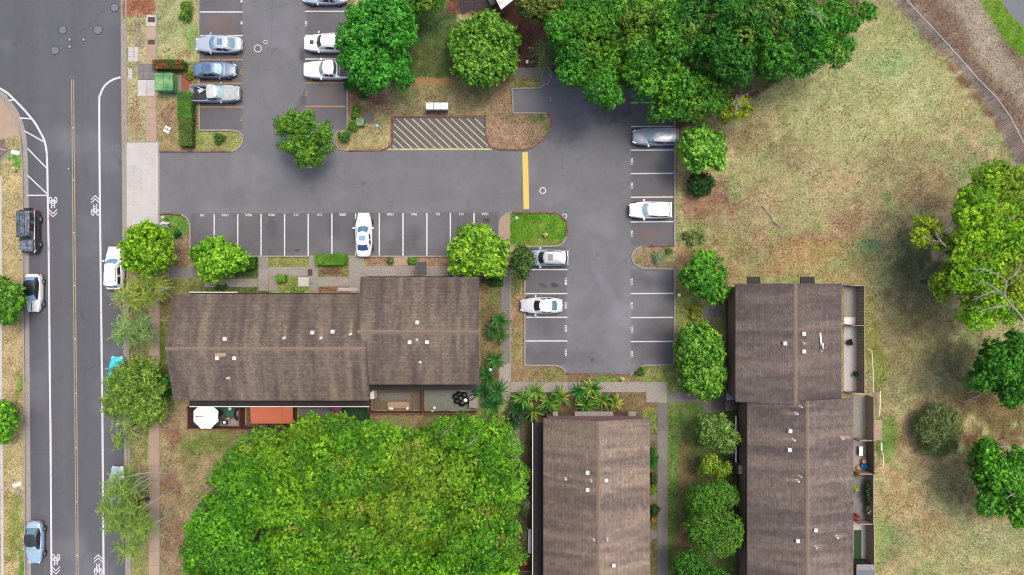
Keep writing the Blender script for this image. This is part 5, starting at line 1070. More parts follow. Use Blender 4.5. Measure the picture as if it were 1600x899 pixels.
c = W(318, 141, .9); t = empty('long_tool', (c[0], c[1], .63)); tag(t, 'pale long handled tool lying in the dark pickup bed', 'tool'); MB().tube([(-.95,.45,.1),(1.1,-.35,.5)], .035).build('handle', M['offwhite'], t); MB().cbox((-.35,-.02,.15), (.55,.40,.10), .5).build('blade', M['metal'], t)
w = vehicle('suv', 512, 67.5, 180, 5.1, 1.92, 1.80, 'white', 'white sport utility vehicle with dark hood scoop, its tail under the dark green tree', glass='glass_dark', rails=1, cat='suv')
MB().box(1.45, 1.85, -.2, .2, 1.02, 1.09).build('hood_scoop', M['black'], w)
vehicle('pickup', 515, 109.5, 180, 5.5, 1.92, 1.80, 'white', 'white crew cab pickup with empty dark bed, parked nose out in the upper right row', glass='glass_teal', cat='pickup truck')
vehicle('sedan', 508, -6, 180, 4.8, 1.85, 1.45, 'ice', 'pale blue car cut by the top edge of the picture', glass='glass_teal')
vehicle('sedan', 568.5, 367, 90, 4.75, 1.84, 1.45, 'white', 'white sedan parked alone in the long lower row', glass='glass_teal', rear_glass='glass_blue', sunroof='glass_sky')
vehicle('suv', 855, 403, 180, 4.6, 1.82, 1.70, 'steel', 'dark grey sport utility vehicle with silver roof, nose under the tree by the green island', roofm='midsilver', glass='glass_dark', sunroof='glass_dark', rails=2, cat='suv')
vehicle('sedan', 846, 477.5, 180, 4.5, 1.82, 1.45, 'pearl', 'pearl white sedan parked in the row left of the wide aisle', glass='glass_dark', rear_glass='glass_teal', roofm='white')
vehicle('suv', 1024, 214, 180, 4.9, 1.90, 1.75, 'bluegrey', 'blue grey minivan with tail under the trees in the right row', glass='glass_pale', roofm='bluegrey', cat='van', name='minivan')
vehicle('suv', 1016, 328.5, 180, 4.5, 1.84, 1.65, 'white', 'white sport utility vehicle with dark sunroof in the right row', glass='glass_pale', sunroof='glass_dark', rails=1, cat='suv')
j = vehicle('jeep', 45.5, 362, 270, 4.6, 1.80, 1.90, 'black', 'black boxy off road car with dusty grey roof on the left of the street', roofm='dusty', glass='glass_dark', side_out=True, cat='suv')
for k in range(5): MB().box(-1.9, .35, -.55+k*.26, -.50+k*.26, 1.90, 1.925).build('roof_rib', PT['black'], j)
MB().box(1.0, 2.15, -.66, .66, 1.225, 1.245).build('hood', PT['dusty'], j); MB().cbox((-2.42,0,.95), (.2,.6,.6)).build('spare_wheel', M['dark'], j)
h = vehicle('hatch', 53, 458, 270, 4.05, 1.74, 1.50, 'white', 'white hatchback with black roof parked beside the left verge tree', roofm='black', glass='glass_sky')
MB().box(.95, 1.98, -.03, .03, 1.0, 1.025).build('hood_stripe', PT['black'], h)
vehicle('sedan', 54.5, 847.5, 270, 4.5, 1.80, 1.45, 'blueice', 'pale silver car with dark glass roof at the lower left of the street', roofm='black', glass='glass_pale', rear_glass='glass_teal')
vehicle('suv', 179.5, 419, 90, 4.6, 1.84, 1.70, 'white', 'white sport utility vehicle on the right of the street, half under the round street tree', glass='glass_sky', rails=2, cat='suv')
vehicle('hatch', 183.5, 584, 90, 3.7, 1.70, 1.50, 'turquoise', 'turquoise small car hidden under the yellow green street tree', glass='glass_teal')
vehicle('sedan', 184, 762, 90, 4.6, 1.8, 1.45, 'ice', 'pale blue car hidden under the wispy street tree at the bottom', glass='glass_sky')

# ================================================================ VEGETATION
def leaves_mesh(name, C_, Nn, L_, Wd_, col, rg, T1=None):
    """diamond leaves: centres, normals, length, width, colours"""
    n = len(C_); r = rg.normal(size=(n, 3)); t1 = np.cross(Nn, r) if T1 is None else T1+0; t1 /= np.linalg.norm(t1, axis=1, keepdims=True)+1e-9; t2 = np.cross(Nn, t1)
    a = C_-t1*L_[:, None]/2-Nn*L_[:, None]*.12; c = C_+t1*L_[:, None]/2-Nn*L_[:, None]*.12; b = C_+t2*Wd_[:, None]/2; d = C_-t2*Wd_[:, None]/2
    V = np.stack([a, b, c, d], 1).reshape(-1, 3); F = np.arange(4*n).reshape(n, 4)
    return fastmesh(name, V, F, np.repeat(col, 4, axis=0))
STY = {
 'rosette': dict(lr=(.5,.95), dens=6.2, lpc=8, cr=.17, L=.30, Wd=.16, c1=(66,128,24), c2=(206,242,96), gap=.04),
 'glossy':  dict(lr=(.4,.7), dens=9, lpc=7, cr=.13, L=.24, Wd=.14, c1=(44,112,22), c2=(200,238,110), gap=.0),
 'dark':    dict(lr=(.6,1.1), dens=6.5, lpc=8, cr=.18, L=.28, Wd=.15, c1=(34,100,26), c2=(104,190,60), gap=.04),
 'canopy':  dict(lr=(.5,1.3), dens=9.5, lpc=7, cr=.15, L=.19, Wd=.115, c1=(66,132,20), c2=(184,222,48), gap=.08),
 'forest':  dict(lr=(.6,1.5), dens=8.5, lpc=7, cr=.17, L=.23, Wd=.13, c1=(36,104,24), c2=(130,200,54), gap=.09),
 'wispy':   dict(lr=(.5,1.0), dens=4.5, lpc=6, cr=.30, L=.34, Wd=.07, c1=(96,122,54), c2=(190,202,110), gap=.28),
 'airy':    dict(lr=(.4,.8), dens=6.5, lpc=6, cr=.22, L=.25, Wd=.12, c1=(88,130,44), c2=(206,226,96), gap=.14),
 'bush':    dict(lr=(.3,.5), dens=17, lpc=6, cr=.10, L=.16, Wd=.09, c1=(54,114,34), c2=(150,206,76), gap=.0),
 'olive':   dict(lr=(.5,.8), dens=16, lpc=5, cr=.13, L=.15, Wd=.07, c1=(64,98,48), c2=(160,170,120), gap=.0),
}
def crown(parent, ells, z0, z1, style, seed, name='crown', dens=1.0, c1=None, c2=None, tints=(), flat=1.0, lobes=None):
    """ells: ellipses in the picture; scatter leafy lobes through the crown volume; tints: (px,py,r,(rgb),strength)"""
    p = STY[style]; rg = np.random.default_rng(seed); o = parent.location; Cs, Ns, Ls, Ws, Ks = [], [], [], [], []
    gb = lambda c: tuple(min(255, v*1.16) for v in c)
    lg = {'canopy':1.30,'forest':1.62,'dark':1.6,'rosette':1.38,'glossy':1.15,'wispy':1.4,'airy':1.12,'bush':1.2,'olive':1.4}[style]; cc1 = np.array(lin(gb(c1) if c1 else p['c1']))/GAIN*lg; cc2 = np.array(lin(gb(c2) if c2 else p['c2']))/GAIN*lg; Ts = []
    mr = max(min(e[2], e[3]) for e in ells)*S; lf = min(1.0, mr*.62/p['lr'][1]); p = dict(p, lr=(p['lr'][0]*lf, p['lr'][1]*lf)); rho = p['lr'][1]*1.0
    if lf < .7: p['cr'] *= .75; p['L'] *= .85; p['Wd'] *= .85; p['gap'] = 0
    amp_ = .42 if mr > 3.2 else .2
    x0 = min(e[0]-e[2] for e in ells); x1 = max(e[0]+e[2] for e in ells); y0 = min(e[1]-e[3] for e in ells); y1 = max(e[1]+e[3] for e in ells)
    lrm = sum(p['lr'])/2; stepp = lrm*(1.08 if style in ('canopy', 'forest') else .95)/S; L = []
    for yy in np.arange(y0, y1+stepp, stepp):
        for xx in np.arange(x0, x1+stepp, stepp):
            x = xx+rg.uniform(-.5,.5)*stepp; y = yy+rg.uniform(-.5,.5)*stepp; lr = rg.uniform(*p['lr'])
            ragg = 1+.16*(float(vnoise(np.array(x*1.0), np.array(y*1.0), 16, seed+7, 2))-.5)*2
            dd = max(1-ragg*np.hypot((x-e[0])/max(1, e[2]-lr*.75/S), (y-e[1])/max(1, e[3]-lr*.75/S)) for e in ells)
            if dd < 0 or rg.random() < p['gap']: continue
            hgt = min(1.0, math.sqrt(max(0, 1-max(0, 1-dd*1.7)**2)))
            z = z0+(z1-z0)*(hgt**flat)*(1-amp_*(float(vnoise(np.array(x*1.0), np.array(y*1.0), 42, seed, 2))*1.5-.25))*(rg.uniform(.86,1.0) if rg.random() > (.16 if amp_ > .3 else .05) else rg.uniform(.62,.76))-lr*.3; L.append((x, y, z, lr, hgt))
            if hgt > .3: L.append((x+rg.uniform(-.4,.4)*stepp, y+rg.uniform(-.4,.4)*stepp, z0+(z-z0)*rg.uniform(.35,.7), lr*1.1, hgt*.6))
    if not L: L = [(ells[0][0], ells[0][1], z1*.7, p['lr'][1], 1.0)]
    for x, y, z, lr, hg in L:
        wx, wy, _ = W(x, y, z); nC = int(p['dens']*dens*4*lr*lr*(1.6 if hg > .25 else 1.2))+3
        d = rg.normal(size=(nC, 3)); d[:, 2] = np.abs(d[:, 2])*1.1-.25; d /= np.linalg.norm(d, axis=1, keepdims=True)
        rr = lr*(.70+.34*rg.random(nC)); sq = rg.uniform(.65,.95)
        cen = np.array([wx, wy, z])+d*rr[:, None]*np.array([1,1,sq])
        if style == 'wispy':                         # long drooping sprays
            kk = 16; ns_ = max(4, int(nC*.42)); d = rg.normal(size=(ns_, 3)); d[:, 2] = d[:, 2]*.25+.1; d /= np.linalg.norm(d, axis=1, keepdims=True); ln = lr*rg.uniform(.8,1.7,ns_)
            tt = np.tile(np.linspace(.1,1,kk), ns_)[:, None]; D = np.repeat(d, kk, axis=0); q = np.array([wx, wy, z])+D*tt*np.repeat(ln, kk)[:, None]; q[:, 2] -= .45*tt[:, 0]**2; q += rg.normal(size=q.shape)*.05
            sd2 = np.stack([-D[:, 1], D[:, 0], D[:, 2]*0], -1)*np.where(np.arange(len(q)) % 2, 1, -1)[:, None]; T1 = D+sd2*.7+rg.normal(size=q.shape)*.15; T1 /= np.linalg.norm(T1, axis=1, keepdims=True)
            nr = np.array([0,0,1.])+rg.normal(size=q.shape)*.4; nr /= np.linalg.norm(nr, axis=1, keepdims=True)
            mixv = np.clip(.45+rg.uniform(-.2,.2)+np.repeat(rg.normal(size=ns_)*.22, kk)+rg.normal(size=len(q))*.1, 0, 1)[:, None]; col = cc1*(1-mixv)+cc2*mixv
            Cs.append(q); Ns.append(nr); Ls.append(rg.uniform(.20,.34,len(q))); Ws.append(rg.uniform(.04,.08,len(q))); Ks.append(col); Ts.append(T1); continue
        k = p['lpc']; q = np.repeat(cen, k, axis=0); dn = np.repeat(d, k, axis=0); off = rg.normal(size=q.shape)*p['cr']*.55; q = q+off
        nr = dn*.8+np.repeat(rg.normal(size=(nC, 3))*.45, k, axis=0)+off/p['cr']*.8+np.array([0,0,.5])+rg.normal(size=q.shape)*.25; nr /= np.linalg.norm(nr, axis=1, keepdims=True)
        lob = rg.uniform(-.26,.26) if style in ('canopy', 'forest') else rg.uniform(-.16,.16); clu = np.repeat(rg.random(nC), k); mixv = np.clip(.42+lob+(clu-.5)*.85+rg.normal(size=len(q))*.14, 0, 1)[:, None]
        col = (cc1*(1-mixv)+cc2*mixv)*np.repeat(rg.uniform(.72,1.18,nC), k)[:, None]
        if style in ('canopy', 'forest'):
            u_ = rg.random(); y_ = .5 if style == 'canopy' else .3
            if u_ < .10: col = col*(1-y_)+np.array(lin((196,190,84)))/GAIN*(.6+.7*mixv)*y_
            elif u_ < .32: col = col*.55+np.array(lin((44,120,42)))/GAIN*(.6+.8*mixv)*.45
        for tx, ty, tr, tc, ts in tints:
            tw = max(0.0, 1-((x-tx)**2+(y-ty)**2)/(tr*tr))*ts
            if tw > 0: col = col*(1-tw)+(np.array(lin(tc))/GAIN)*(.7+.6*mixv)*tw
        sc = rg.uniform(.75,1.25,len(q)); Cs.append(q); Ns.append(nr); Ls.append(p['L']*sc); Ws.append(p['Wd']*sc); Ks.append(col)
    C_ = np.concatenate(Cs)-np.array(o); C_[:, 2] = np.maximum(C_[:, 2], .1)
    me = leaves_mesh(name, C_, np.concatenate(Ns), np.concatenate(Ls), np.concatenate(Ws), np.concatenate(Ks), rg, np.concatenate(Ts) if Ts else None)
    ob = link(name, me, M['leaf'], parent); return ob, L
TRI = [0]
def tree(name, label, ells, z1, z0=None, style='canopy', seed=1, trunk_px=None, group=None, tr=.22, bark='bark', bare=(), cat='tree', nlimb=9, **kw):
    z0 = z1*.45 if z0 is None else z0
    if trunk_px: b = W(*trunk_px)
    else: mx = sum(e[0]*e[2]*e[3] for e in ells)/sum(e[2]*e[3] for e in ells); my = sum(e[1]*e[2]*e[3] for e in ells)/sum(e[2]*e[3] for e in ells); b = W(mx, my, z1*.6); b = (b[0], b[1], 0)
    t = empty(name, (b[0], b[1], 0)); tag(t, label, cat, group)
    cr, L = crown(t, ells, z0, z1, style, seed, **kw); TRI[0] += len(cr.data.polygons)*2
    rr = random.Random(seed); fk = z0*.55
    lean = (rr.uniform(-.2,.2), rr.uniform(-.2,.2))
    MB().tube([(0,0,-.1),(lean[0]*.3,lean[1]*.3,.25),(lean[0],lean[1],fk*.6),(lean[0]*1.4,lean[1]*1.4,fk)], [tr*1.5,tr*1.1,tr*.9,tr*.75], 9).build('trunk', M[bark], t, smooth=True)
    s = MB(); st = Vector((lean[0]*1.4, lean[1]*1.4, fk)); up = [l for l in L if l[4] > .2] or L
    for l in rr.sample(up, min(nlimb, len(up))):
        wx, wy, _ = W(l[0], l[1], l[2]); e = Vector((wx-b[0], wy-b[1], l[2]-.2)); m1 = st.lerp(e, .4)+Vector((rr.uniform(-.3,.3), rr.uniform(-.3,.3), (e.z-fk)*.12)); m2 = st.lerp(e, .75)+Vector((rr.uniform(-.3,.3), rr.uniform(-.3,.3), .1))
        s.tube([tuple(st), tuple(m1), tuple(m2), tuple(e)], [tr*.6,tr*.42,tr*.26,tr*.08], 6)
    s.build('limbs', M[bark], t, smooth=True)
    if bare:                                         # leafless pale branches that stand out of the crown
        s = MB()
        for pl, z, r in bare:
            q = curve(pl, 3); n = len(q); pts = [tuple(Vector(W(x, y, z+.25*math.sin(i*.9)))-Vector((b[0], b[1], 0))) for i, (x, y) in enumerate(q)]; s.tube(pts, [r*(1-.75*i/n) for i in range(n)], 5)
            for i in range(2, n-1, 2):
                for sg in (-1, 1):
                    a = Vector(pts[i]); dr = (Vector(pts[i])-Vector(pts[i-1])).normalized(); sd_ = Vector((-dr.y*sg, dr.x*sg, .2)); ln = rr.uniform(.3,.9); s.tube([tuple(a), tuple(a+(dr*.6+sd_*.6)*ln*.6), tuple(a+(dr+sd_*.8)*ln)], [r*.4,r*.28,r*.12], 4)
        s.build('bare_branch', M['bark_pale'], t)
    return t
G1 = 'round bright street and lot trees'
tree('shade_tree', 'dense dark green tree hanging over the cars of the upper right parking row', [(588,58,62,68),(570,100,38,46),(600,25,50,40),(600,120,44,26)], 9, style='dark', seed=101, c1=(30,92,24), c2=(84,166,50), trunk_px=(612,95))
tree('shade_tree', 'tree cut by the top edge between the dark tree and the lawn', [(655,2,44,22),(640,-20,60,30)], 7, style='canopy', seed=102, c1=(40,100,20), c2=(104,166,34))
tree('round_tree', 'big perfectly round tree with light leaf tips beside the shaded lawn', [(756,79,57.5,64)], 8, z0=1.6, style='glossy', seed=103, c1=(40,100,18), c2=(150,206,72), flat=.8)
tree('shade_tree', 'olive and rust tinged tree at the top edge right of the house corner', [(848,4,42,34)], 8, style='glossy', seed=104, c1=(48,84,28), c2=(146,150,66))
G2 = 'merged tall trees north of the lot'
tree('shade_tree', 'broad green tree overhanging the shaded lot entrance at the upper right', [(935,60,82,86),(905,120,44,36),(945,135,34,38),(890,40,40,50)], 11, style='forest', seed=105, c2=(96,160,40), tints=[(985,80,40,(150,170,50),.5),(940,60,50,(120,170,40),.4)], trunk_px=(940,70))
tree('shade_tree', 'tree with yellowish patches in the middle of the upper tree mass', [(1020,60,66,80),(1040,130,50,40),(1010,110,40,50)], 12, style='forest', seed=106, tints=[(1000,40,40,(150,165,60),.5),(1080,80,30,(110,160,40),.4)], trunk_px=(1020,80))
tree('shade_tree', 'deep green tree in the upper tree mass beside the open field', [(1120,50,74,72),(1150,100,46,42),(1090,20,60,50)], 12, style='forest', seed=107, c1=(20,72,20), c2=(76,138,36), trunk_px=(1110,60))
tree('shade_tree', 'tall dark green tree right of the middle in the upper tree mass', [(1215,40,64,70),(1225,90,44,46)], 12, style='forest', seed=108, c1=(22,74,20), c2=(80,144,36), trunk_px=(1200,50))
tree('shade_tree', 'tree with white bare twigs at the right end of the upper tree mass', [(1310,40,48,40),(1290,80,34,36),(1335,25,28,30),(1265,60,30,60)], 10, style='forest', seed=109, c1=(24,86,20), c2=(88,160,36), trunk_px=(1280,40), bare=[([(1290,42),(1280,30),(1268,14),(1262,4)],11,.06),([(1295,30),(1276,20),(1258,18)],11,.05)])
tree('shade_tree', 'low spreading green tree above the parked minivan', [(1085,150,60,42),(1050,170,40,26),(1110,170,40,24),(1042,196,14,10)], 8, style='forest', seed=110, c1=(40,96,24), c2=(104,162,44), trunk_px=(1085,160))
tree('flowering_tree', 'yellow green half bare treetop at the edge of the field', [(1156,168,22,20),(1138,178,18,14)], 7, style='airy', seed=111, c1=(110,140,30), c2=(186,196,50), bare=[([(1148,180),(1152,162),(1158,150),(1168,148)],7.2,.06),([(1148,175),(1162,162),(1172,158)],7.2,.05),([(1140,165),(1150,158),(1154,148)],7.2,.05)], tr=.14)
tree('small_tree', 'feathery dark shrub tree at the shaded footpath corner', [(858,82,26,26),(850,95,18,16)], 4, style='wispy', seed=112, dens=1.6, c1=(64,84,48), c2=(140,160,104), tr=.1)
tree('street_tree', 'round bright tree beside the driveway apron at the street', [(231,392,45,46)], 7.5, style='rosette', seed=120, group=G1, c2=(160,208,40))
tree('street_tree', 'bright round tree covering the first stalls of the long row', [(342,407,44,32),(335,396,26,26)], 6.5, style='rosette', seed=121, group=G1, c2=(158,212,48), c1=(56,118,22))
tree('street_tree', 'large bright round tree at the right end of the long row', [(747,396,51,46),(765,404,36,36)], 7, style='rosette', seed=122, group=G1, c2=(170,218,60))
tree('street_tree', 'darker loose tree between the bright round tree and the grey parked car', [(818,412,21,26),(812,400,16,18)], 5.5, style='airy', seed=123, c1=(44,78,28), c2=(104,136,56), dens=1.4, tr=.12)
tree('street_tree', 'compact bright green tree between the parked minivan and the field', [(1097,234,42,38)], 6.5, style='rosette', seed=124, group=G1, c1=(44,104,22), c2=(150,210,74))
tree('street_tree', 'green oval tree above the grey path stub of the field-side row', [(1100,428,36,36),(1112,445,26,30)], 6, style='dark', seed=125, group=G1, c1=(36,92,20), c2=(104,166,44))
tree('street_tree', 'round green tree east of the lot, upper one of the joined pair', [(1092,540,42,38)], 6, style='rosette', seed=126, group=G1, c1=(42,98,22), c2=(132,186,56))
tree('street_tree', 'round green tree east of the lot, lower one of the joined pair', [(1100,590,34,34),(1085,572,26,20)], 5.6, style='rosette', seed=127, group=G1, c1=(42,98,22), c2=(140,192,60))
tree('lot_tree', 'three lobed green tree leaning over the driveway crossing', [(462,192,28,20),(484,186,16,14),(502,212,22,18),(482,240,26,24),(440,198,18,16),(475,215,26,22),(452,228,16,16),(512,226,12,12)], 6.5, style='airy', dens=1.5, seed=128, c1=(48,106,24), c2=(140,190,64), bare=[([(480,215),(490,205),(500,202)],6,.04)])
# court trees
tree('court_tree', 'pale airy tree beside the porch of the field-side row', [(1118,672,30,28),(1135,688,26,24),(1108,660,20,14)], 6, style='airy', seed=130, c1=(70,112,44), c2=(150,182,84), dens=1.2, tr=.12)
tree('court_tree', 'small yellow green tree below the pale airy court tree', [(1110,725,20,18),(1128,735,20,16)], 4.5, style='airy', seed=131, c1=(90,130,34), c2=(176,196,60), tr=.1)
tree('court_tree', 'round mid green tree in the lower court', [(1105,783,38,32),(1125,775,30,26)], 6.5, style='bush', seed=132, c1=(52,104,28), c2=(116,170,52), dens=.62)
tree('court_tree', 'wide green tree reaching the chimney side roof in the lower court', [(1125,835,42,38),(1100,825,34,30)], 7, style='bush', seed=133, c1=(50,100,28), c2=(122,172,56), dens=.62)
tree('court_tree', 'darker green tree at the bottom of the court', [(1078,880,30,24),(1100,905,46,22)], 6, style='bush', seed=134, c1=(40,92,26), c2=(92,152,46), dens=.62)
# big canopy behind the west row
G3 = 'bright monkeypod canopy behind the street-side row'
tree('monkeypod_tree', 'left dome of the vast bright green canopy behind the street-side row', [(388,766,72,68),(344,826,56,60),(410,722,44,44),(420,720,60,56),(370,880,80,60),(310,870,26,30)], 10, z0=5, style='canopy', seed=140, group=G3, trunk_px=(400,800), tr=.45, c1=(44,116,22), c2=(128,190,40), nlimb=16, tints=[(440,700,60,(150,190,40),.5),(330,740,50,(130,180,40),.3)])
tree('monkeypod_tree', 'central dome of the vast canopy with brownish yellow twig patches', [(540,740,92,98),(500,690,60,46),(580,700,60,50),(560,850,100,80),(470,850,60,70),(640,790,60,70),(450,790,50,50),(620,700,50,50)], 11, z0=6, style='canopy', seed=141, group=G3, trunk_px=(560,790), tr=.5, c1=(56,122,20), c2=(146,196,42), nlimb=20, tints=[(650,750,60,(170,196,60),.5),(600,810,60,(166,190,56),.4),(520,800,40,(160,190,44),.5),(480,680,30,(150,190,40),.5)],
     bare=[([(690,680),(700,672),(712,660)],12,.04)])
tree('monkeypod_tree', 'right dome of the vast canopy ending at the middle row of roofs', [(710,740,92,88),(770,700,44,56),(745,680,50,40),(690,690,40,34),(740,840,70,70),(795,760,32,50),(790,850,22,60),(660,800,60,80)], 10, z0=5, style='canopy', seed=142, group=G3, trunk_px=(720,780), tr=.45, c1=(52,120,20), c2=(140,196,42), nlimb=18, tints=[(660,740,80,(168,194,62),.45),(700,800,60,(156,190,50),.4),(650,860,60,(160,180,44),.5),(780,720,30,(90,170,30),.5)],
     bare=[([(728,698),(738,690),(748,680)],11.5,.045)])
tree('monkeypod_tree', 'lower part of the vast canopy cut by the bottom edge', [(640,910,100,60),(760,920,60,50),(480,930,90,40),(350,930,80,40)], 10, z0=6, style='canopy', seed=143, group=G3, c1=(50,122,18), c2=(140,194,30), tr=.4)
# east side trees
tree('monkeypod_tree', 'big bright green tree at the right edge with white bare branches', [(1535,330,60,64),(1580,290,50,40),(1540,400,56,60),(1590,380,50,90),(1560,470,50,46),(1530,495,36,26),(1515,370,38,50),(1560,340,60,70),(1585,450,40,50),(1518,430,40,46),(1500,395,26,40),(1545,270,30,20)], 12, z0=6.5, style='canopy', seed=150, c1=(66,136,16), c2=(176,222,38), trunk_px=(1545,420), tr=.4, nlimb=14,
     tints=[(1590,280,50,(160,170,60),.6),(1480,345,30,(176,190,50),.7),(1590,440,40,(180,190,60),.8)],
     bare=[([(1600,500),(1575,470),(1560,455),(1535,462),(1518,470)],12.6,.11),([(1568,462),(1572,440),(1550,425),(1532,420),(1518,428)],12.8,.08),([(1570,478),(1545,482),(1528,488)],12.2,.08),([(1572,440),(1590,425),(1596,410)],12.7,.07),([(1560,455),(1540,442),(1525,446)],12.8,.06)])
tree('monkeypod_tree', 'sparse yellow green treetop with exposed white limbs left of the big right edge tree', [(1458,352,30,22),(1440,372,16,16),(1468,380,16,14)], 9, z0=5, style='canopy', seed=151, c1=(104,146,28), c2=(186,204,48), tr=.14, trunk_px=(1478,395), bare=[([(1478,385),(1466,372),(1462,360)],9.4,.09),([(1476,362),(1486,350),(1492,335),(1500,328)],9.4,.09),([(1480,358),(1492,352),(1502,345)],9.4,.07),([(1470,378),(1455,376),(1445,372)],9.3,.06)])
tree('monkeypod_tree', 'yellowish lower fringe of the big right edge tree', [(1478,440,28,24),(1500,430,22,18),(1470,455,16,14)], 8, z0=5, style='canopy', seed=152, c1=(96,140,26), c2=(180,204,50), tr=.14, bare=[([(1500,455),(1488,448),(1476,440)],8.4,.07),([(1492,452),(1486,440),(1490,430)],8.4,.05)])
tree('shade_tree', 'dark green tree at the right edge above the fallen white branch', [(1565,570,44,40),(1540,590,26,24),(1590,590,40,46),(1590,550,30,30)], 9, style='dark', seed=153, c1=(24,78,18), c2=(84,148,34), trunk_px=(1580,575))
tree('shade_tree', 'glossy dark tree with curved lobes at the lower right edge', [(1545,712,30,28),(1560,745,40,34),(1550,785,28,24),(1590,720,26,24),(1595,800,20,26),(1585,760,30,24)], 8, style='dark', seed=154, c1=(28,84,18), c2=(100,164,36), trunk_px=(1572,750), bare=[([(1560,700),(1572,698),(1580,706)],7.5,.07),([(1572,780),(1582,772),(1590,772)],7.5,.07)])
t = tree('domed_bush', 'wide domed grey green bush on the grass near the right edge', [(1470,672,41,46)], 3.2, z0=.6, style='olive', seed=155, cat='bush', c1=(70,100,44), c2=(142,150,96), tr=.1)
# left edge
tree('verge_tree', 'bright green round tree at the left edge beside the white hatchback', [(8,470,32,40)], 4.5, style='rosette', seed=160, group='left verge trees', c1=(48,100,24), c2=(124,176,58)); tree('verge_tree', 'small green tree at the left edge in the lower verge', [(4,660,22,36)], 3.4, style='rosette', seed=161, group='left verge trees', c1=(52,112,22), c2=(130,190,44))
# wispy street trees
tree('wispy_tree', 'feathery olive tree just below the bright street tree', [(215,462,40,26),(232,450,26,20),(190,470,22,12)], 6, style='wispy', seed=165, group='feathery street trees', c1=(92,118,44), c2=(160,174,76), dens=1.1, tr=.12, bare=[([(240,457),(258,452),(268,450)],5,.05)])
tree('wispy_tree', 'feathery blue green tree over the kerb, middle of the street trees', [(205,515,42,26),(185,530,22,18),(228,505,24,18)], 6, style='wispy', seed=166, group='feathery street trees', c1=(74,112,60), c2=(146,172,96), dens=1.3, tr=.12, bare=[([(232,508),(245,500),(262,502)],5,.05),([(234,512),(242,522),(248,530)],5,.04)])
tree('wispy_tree', 'yellow olive tree covering the turquoise car', [(212,605,50,50),(225,640,36,28),(190,632,30,26)], 6.5, style='airy', seed=167, c1=(76,122,38), c2=(164,194,80), tr=.15, dens=.8)
tree('wispy_tree', 'small deep green tree touching the left gable of the street-side row', [(252,600,20,26)], 4.5, style='dark', seed=168, c1=(30,78,24), c2=(64,118,44), tr=.1)
tree('wispy_tree', 'thin feathery sprigs hanging over the kerb below the olive tree', [(196,665,30,20),(185,690,16,14)], 5, style='wispy', seed=169, group='feathery street trees', c1=(86,118,44), c2=(150,176,82), tr=.08, dens=.6)
tree('wispy_tree', 'large feathery tree with long white bare branches at the lower left', [(192,770,34,40),(185,800,36,44),(212,812,28,44),(200,850,22,26)], 7.5, style='wispy', seed=170, c1=(76,110,40), c2=(142,168,74), dens=1.35, tr=.18,
     bare=[([(200,745),(222,740),(245,738),(262,740),(275,735)],6.5,.07),([(205,765),(225,752),(240,745),(258,748)],6.3,.06),([(222,795),(245,780),(262,772),(278,762)],6,.07),([(238,820),(252,812),(265,805),(275,794)],6,.07),([(208,760),(218,748),(235,742)],6.4,.05),([(215,770),(228,762),(240,748)],6.4,.05)])

# hedges and bushes
def hedge(x0, y0, x1, y1, h, label, seed, c1=(60,128,36), c2=(128,190,56), style='bush', name='hedge', flowers=None, dens=1.0):
    a = W((x0+x1)/2, (y0+y1)/2, h*.6); t = empty(name, (a[0], a[1], 0)); tag(t, label, 'hedge'); rg = np.random.default_rng(seed); A0 = W(x0, y1, h); A1 = W(x1, y0, h); wx, wy = A1[0]-A0[0], A1[1]-A0[1]
    area = wx*wy+2*h*(wx+wy)*.5; n = int(area*240*dens); f = rg.random(n); q = np.zeros((n, 3)); nr = np.zeros((n, 3)); top = f < .6
    q[:, 0] = rg.uniform(A0[0], A1[0], n); q[:, 1] = rg.uniform(A0[1], A1[1], n); q[:, 2] = h+rg.normal(size=n)*.05+(vnoise(q[:, 0], q[:, 1], .8, seed)-.5)*.3; nr[:, 2] = 1
    sd_ = ~top; k = rg.integers(0, 4, n); q[sd_, 2] = rg.uniform(.1, h, sd_.sum())
    for i, (ax, val, s_) in enumerate(((0, A0[0], -1), (0, A1[0], 1), (1, A0[1], -1), (1, A1[1], 1))): m_ = sd_ & (k == i); q[m_, ax] = val+rg.normal(size=m_.sum())*.06; nr[m_] = 0; nr[m_, ax] = s_
    nr += rg.normal(size=(n, 3))*.5+np.array([0,0,.4]); nr /= np.linalg.norm(nr, axis=1, keepdims=True); mv = np.clip(.4+(vnoise(q[:, 0], q[:, 1], .7, seed+1)-.5)*.8+rg.normal(size=n)*.2, 0, 1)[:, None]
    col = (np.array(lin(c1))*(1-mv)+np.array(lin(c2))*mv)/GAIN
    link('foliage', leaves_mesh('foliage', q-np.array([a[0], a[1], 0]), nr, rg.uniform(.10,.20,n), rg.uniform(.06,.11,n), col, rg), M['leaf'], t)
    MB().box(A0[0]-a[0]+.12, A1[0]-a[0]-.12, A0[1]-a[1]+.12, A1[1]-a[1]-.12, .02, h-.15).build('branches', M['hedge_core'], t)
    if flowers:
        n = int(wx*wy*30); x = rg.uniform(A0[0], A1[0], n); y = rg.uniform(A0[1], A1[1], n); kp = vnoise(x, y, .9, seed+3) > .42; kp &= x > A0[0]+wx*.05; x, y = x[kp], y[kp]; n = len(x)
        q = np.stack([x-a[0], y-a[1], np.full(n, h+.10)+rg.random(n)*.12], -1); nr = rg.normal(size=(n, 3))*.4+np.array([0,0,1]); nr /= np.linalg.norm(nr, axis=1, keepdims=True); cl_ = np.where(rg.random((n, 1)) < .6, np.array(lin(flowers))[None]/GAIN, np.array(lin((200,110,90)))[None]/GAIN)
        link('flowers', leaves_mesh('flowers', q, nr, rg.uniform(.12,.22,n), rg.uniform(.12,.2,n), cl_, rg), M['leaf'], t, kind='stuff')
    return t
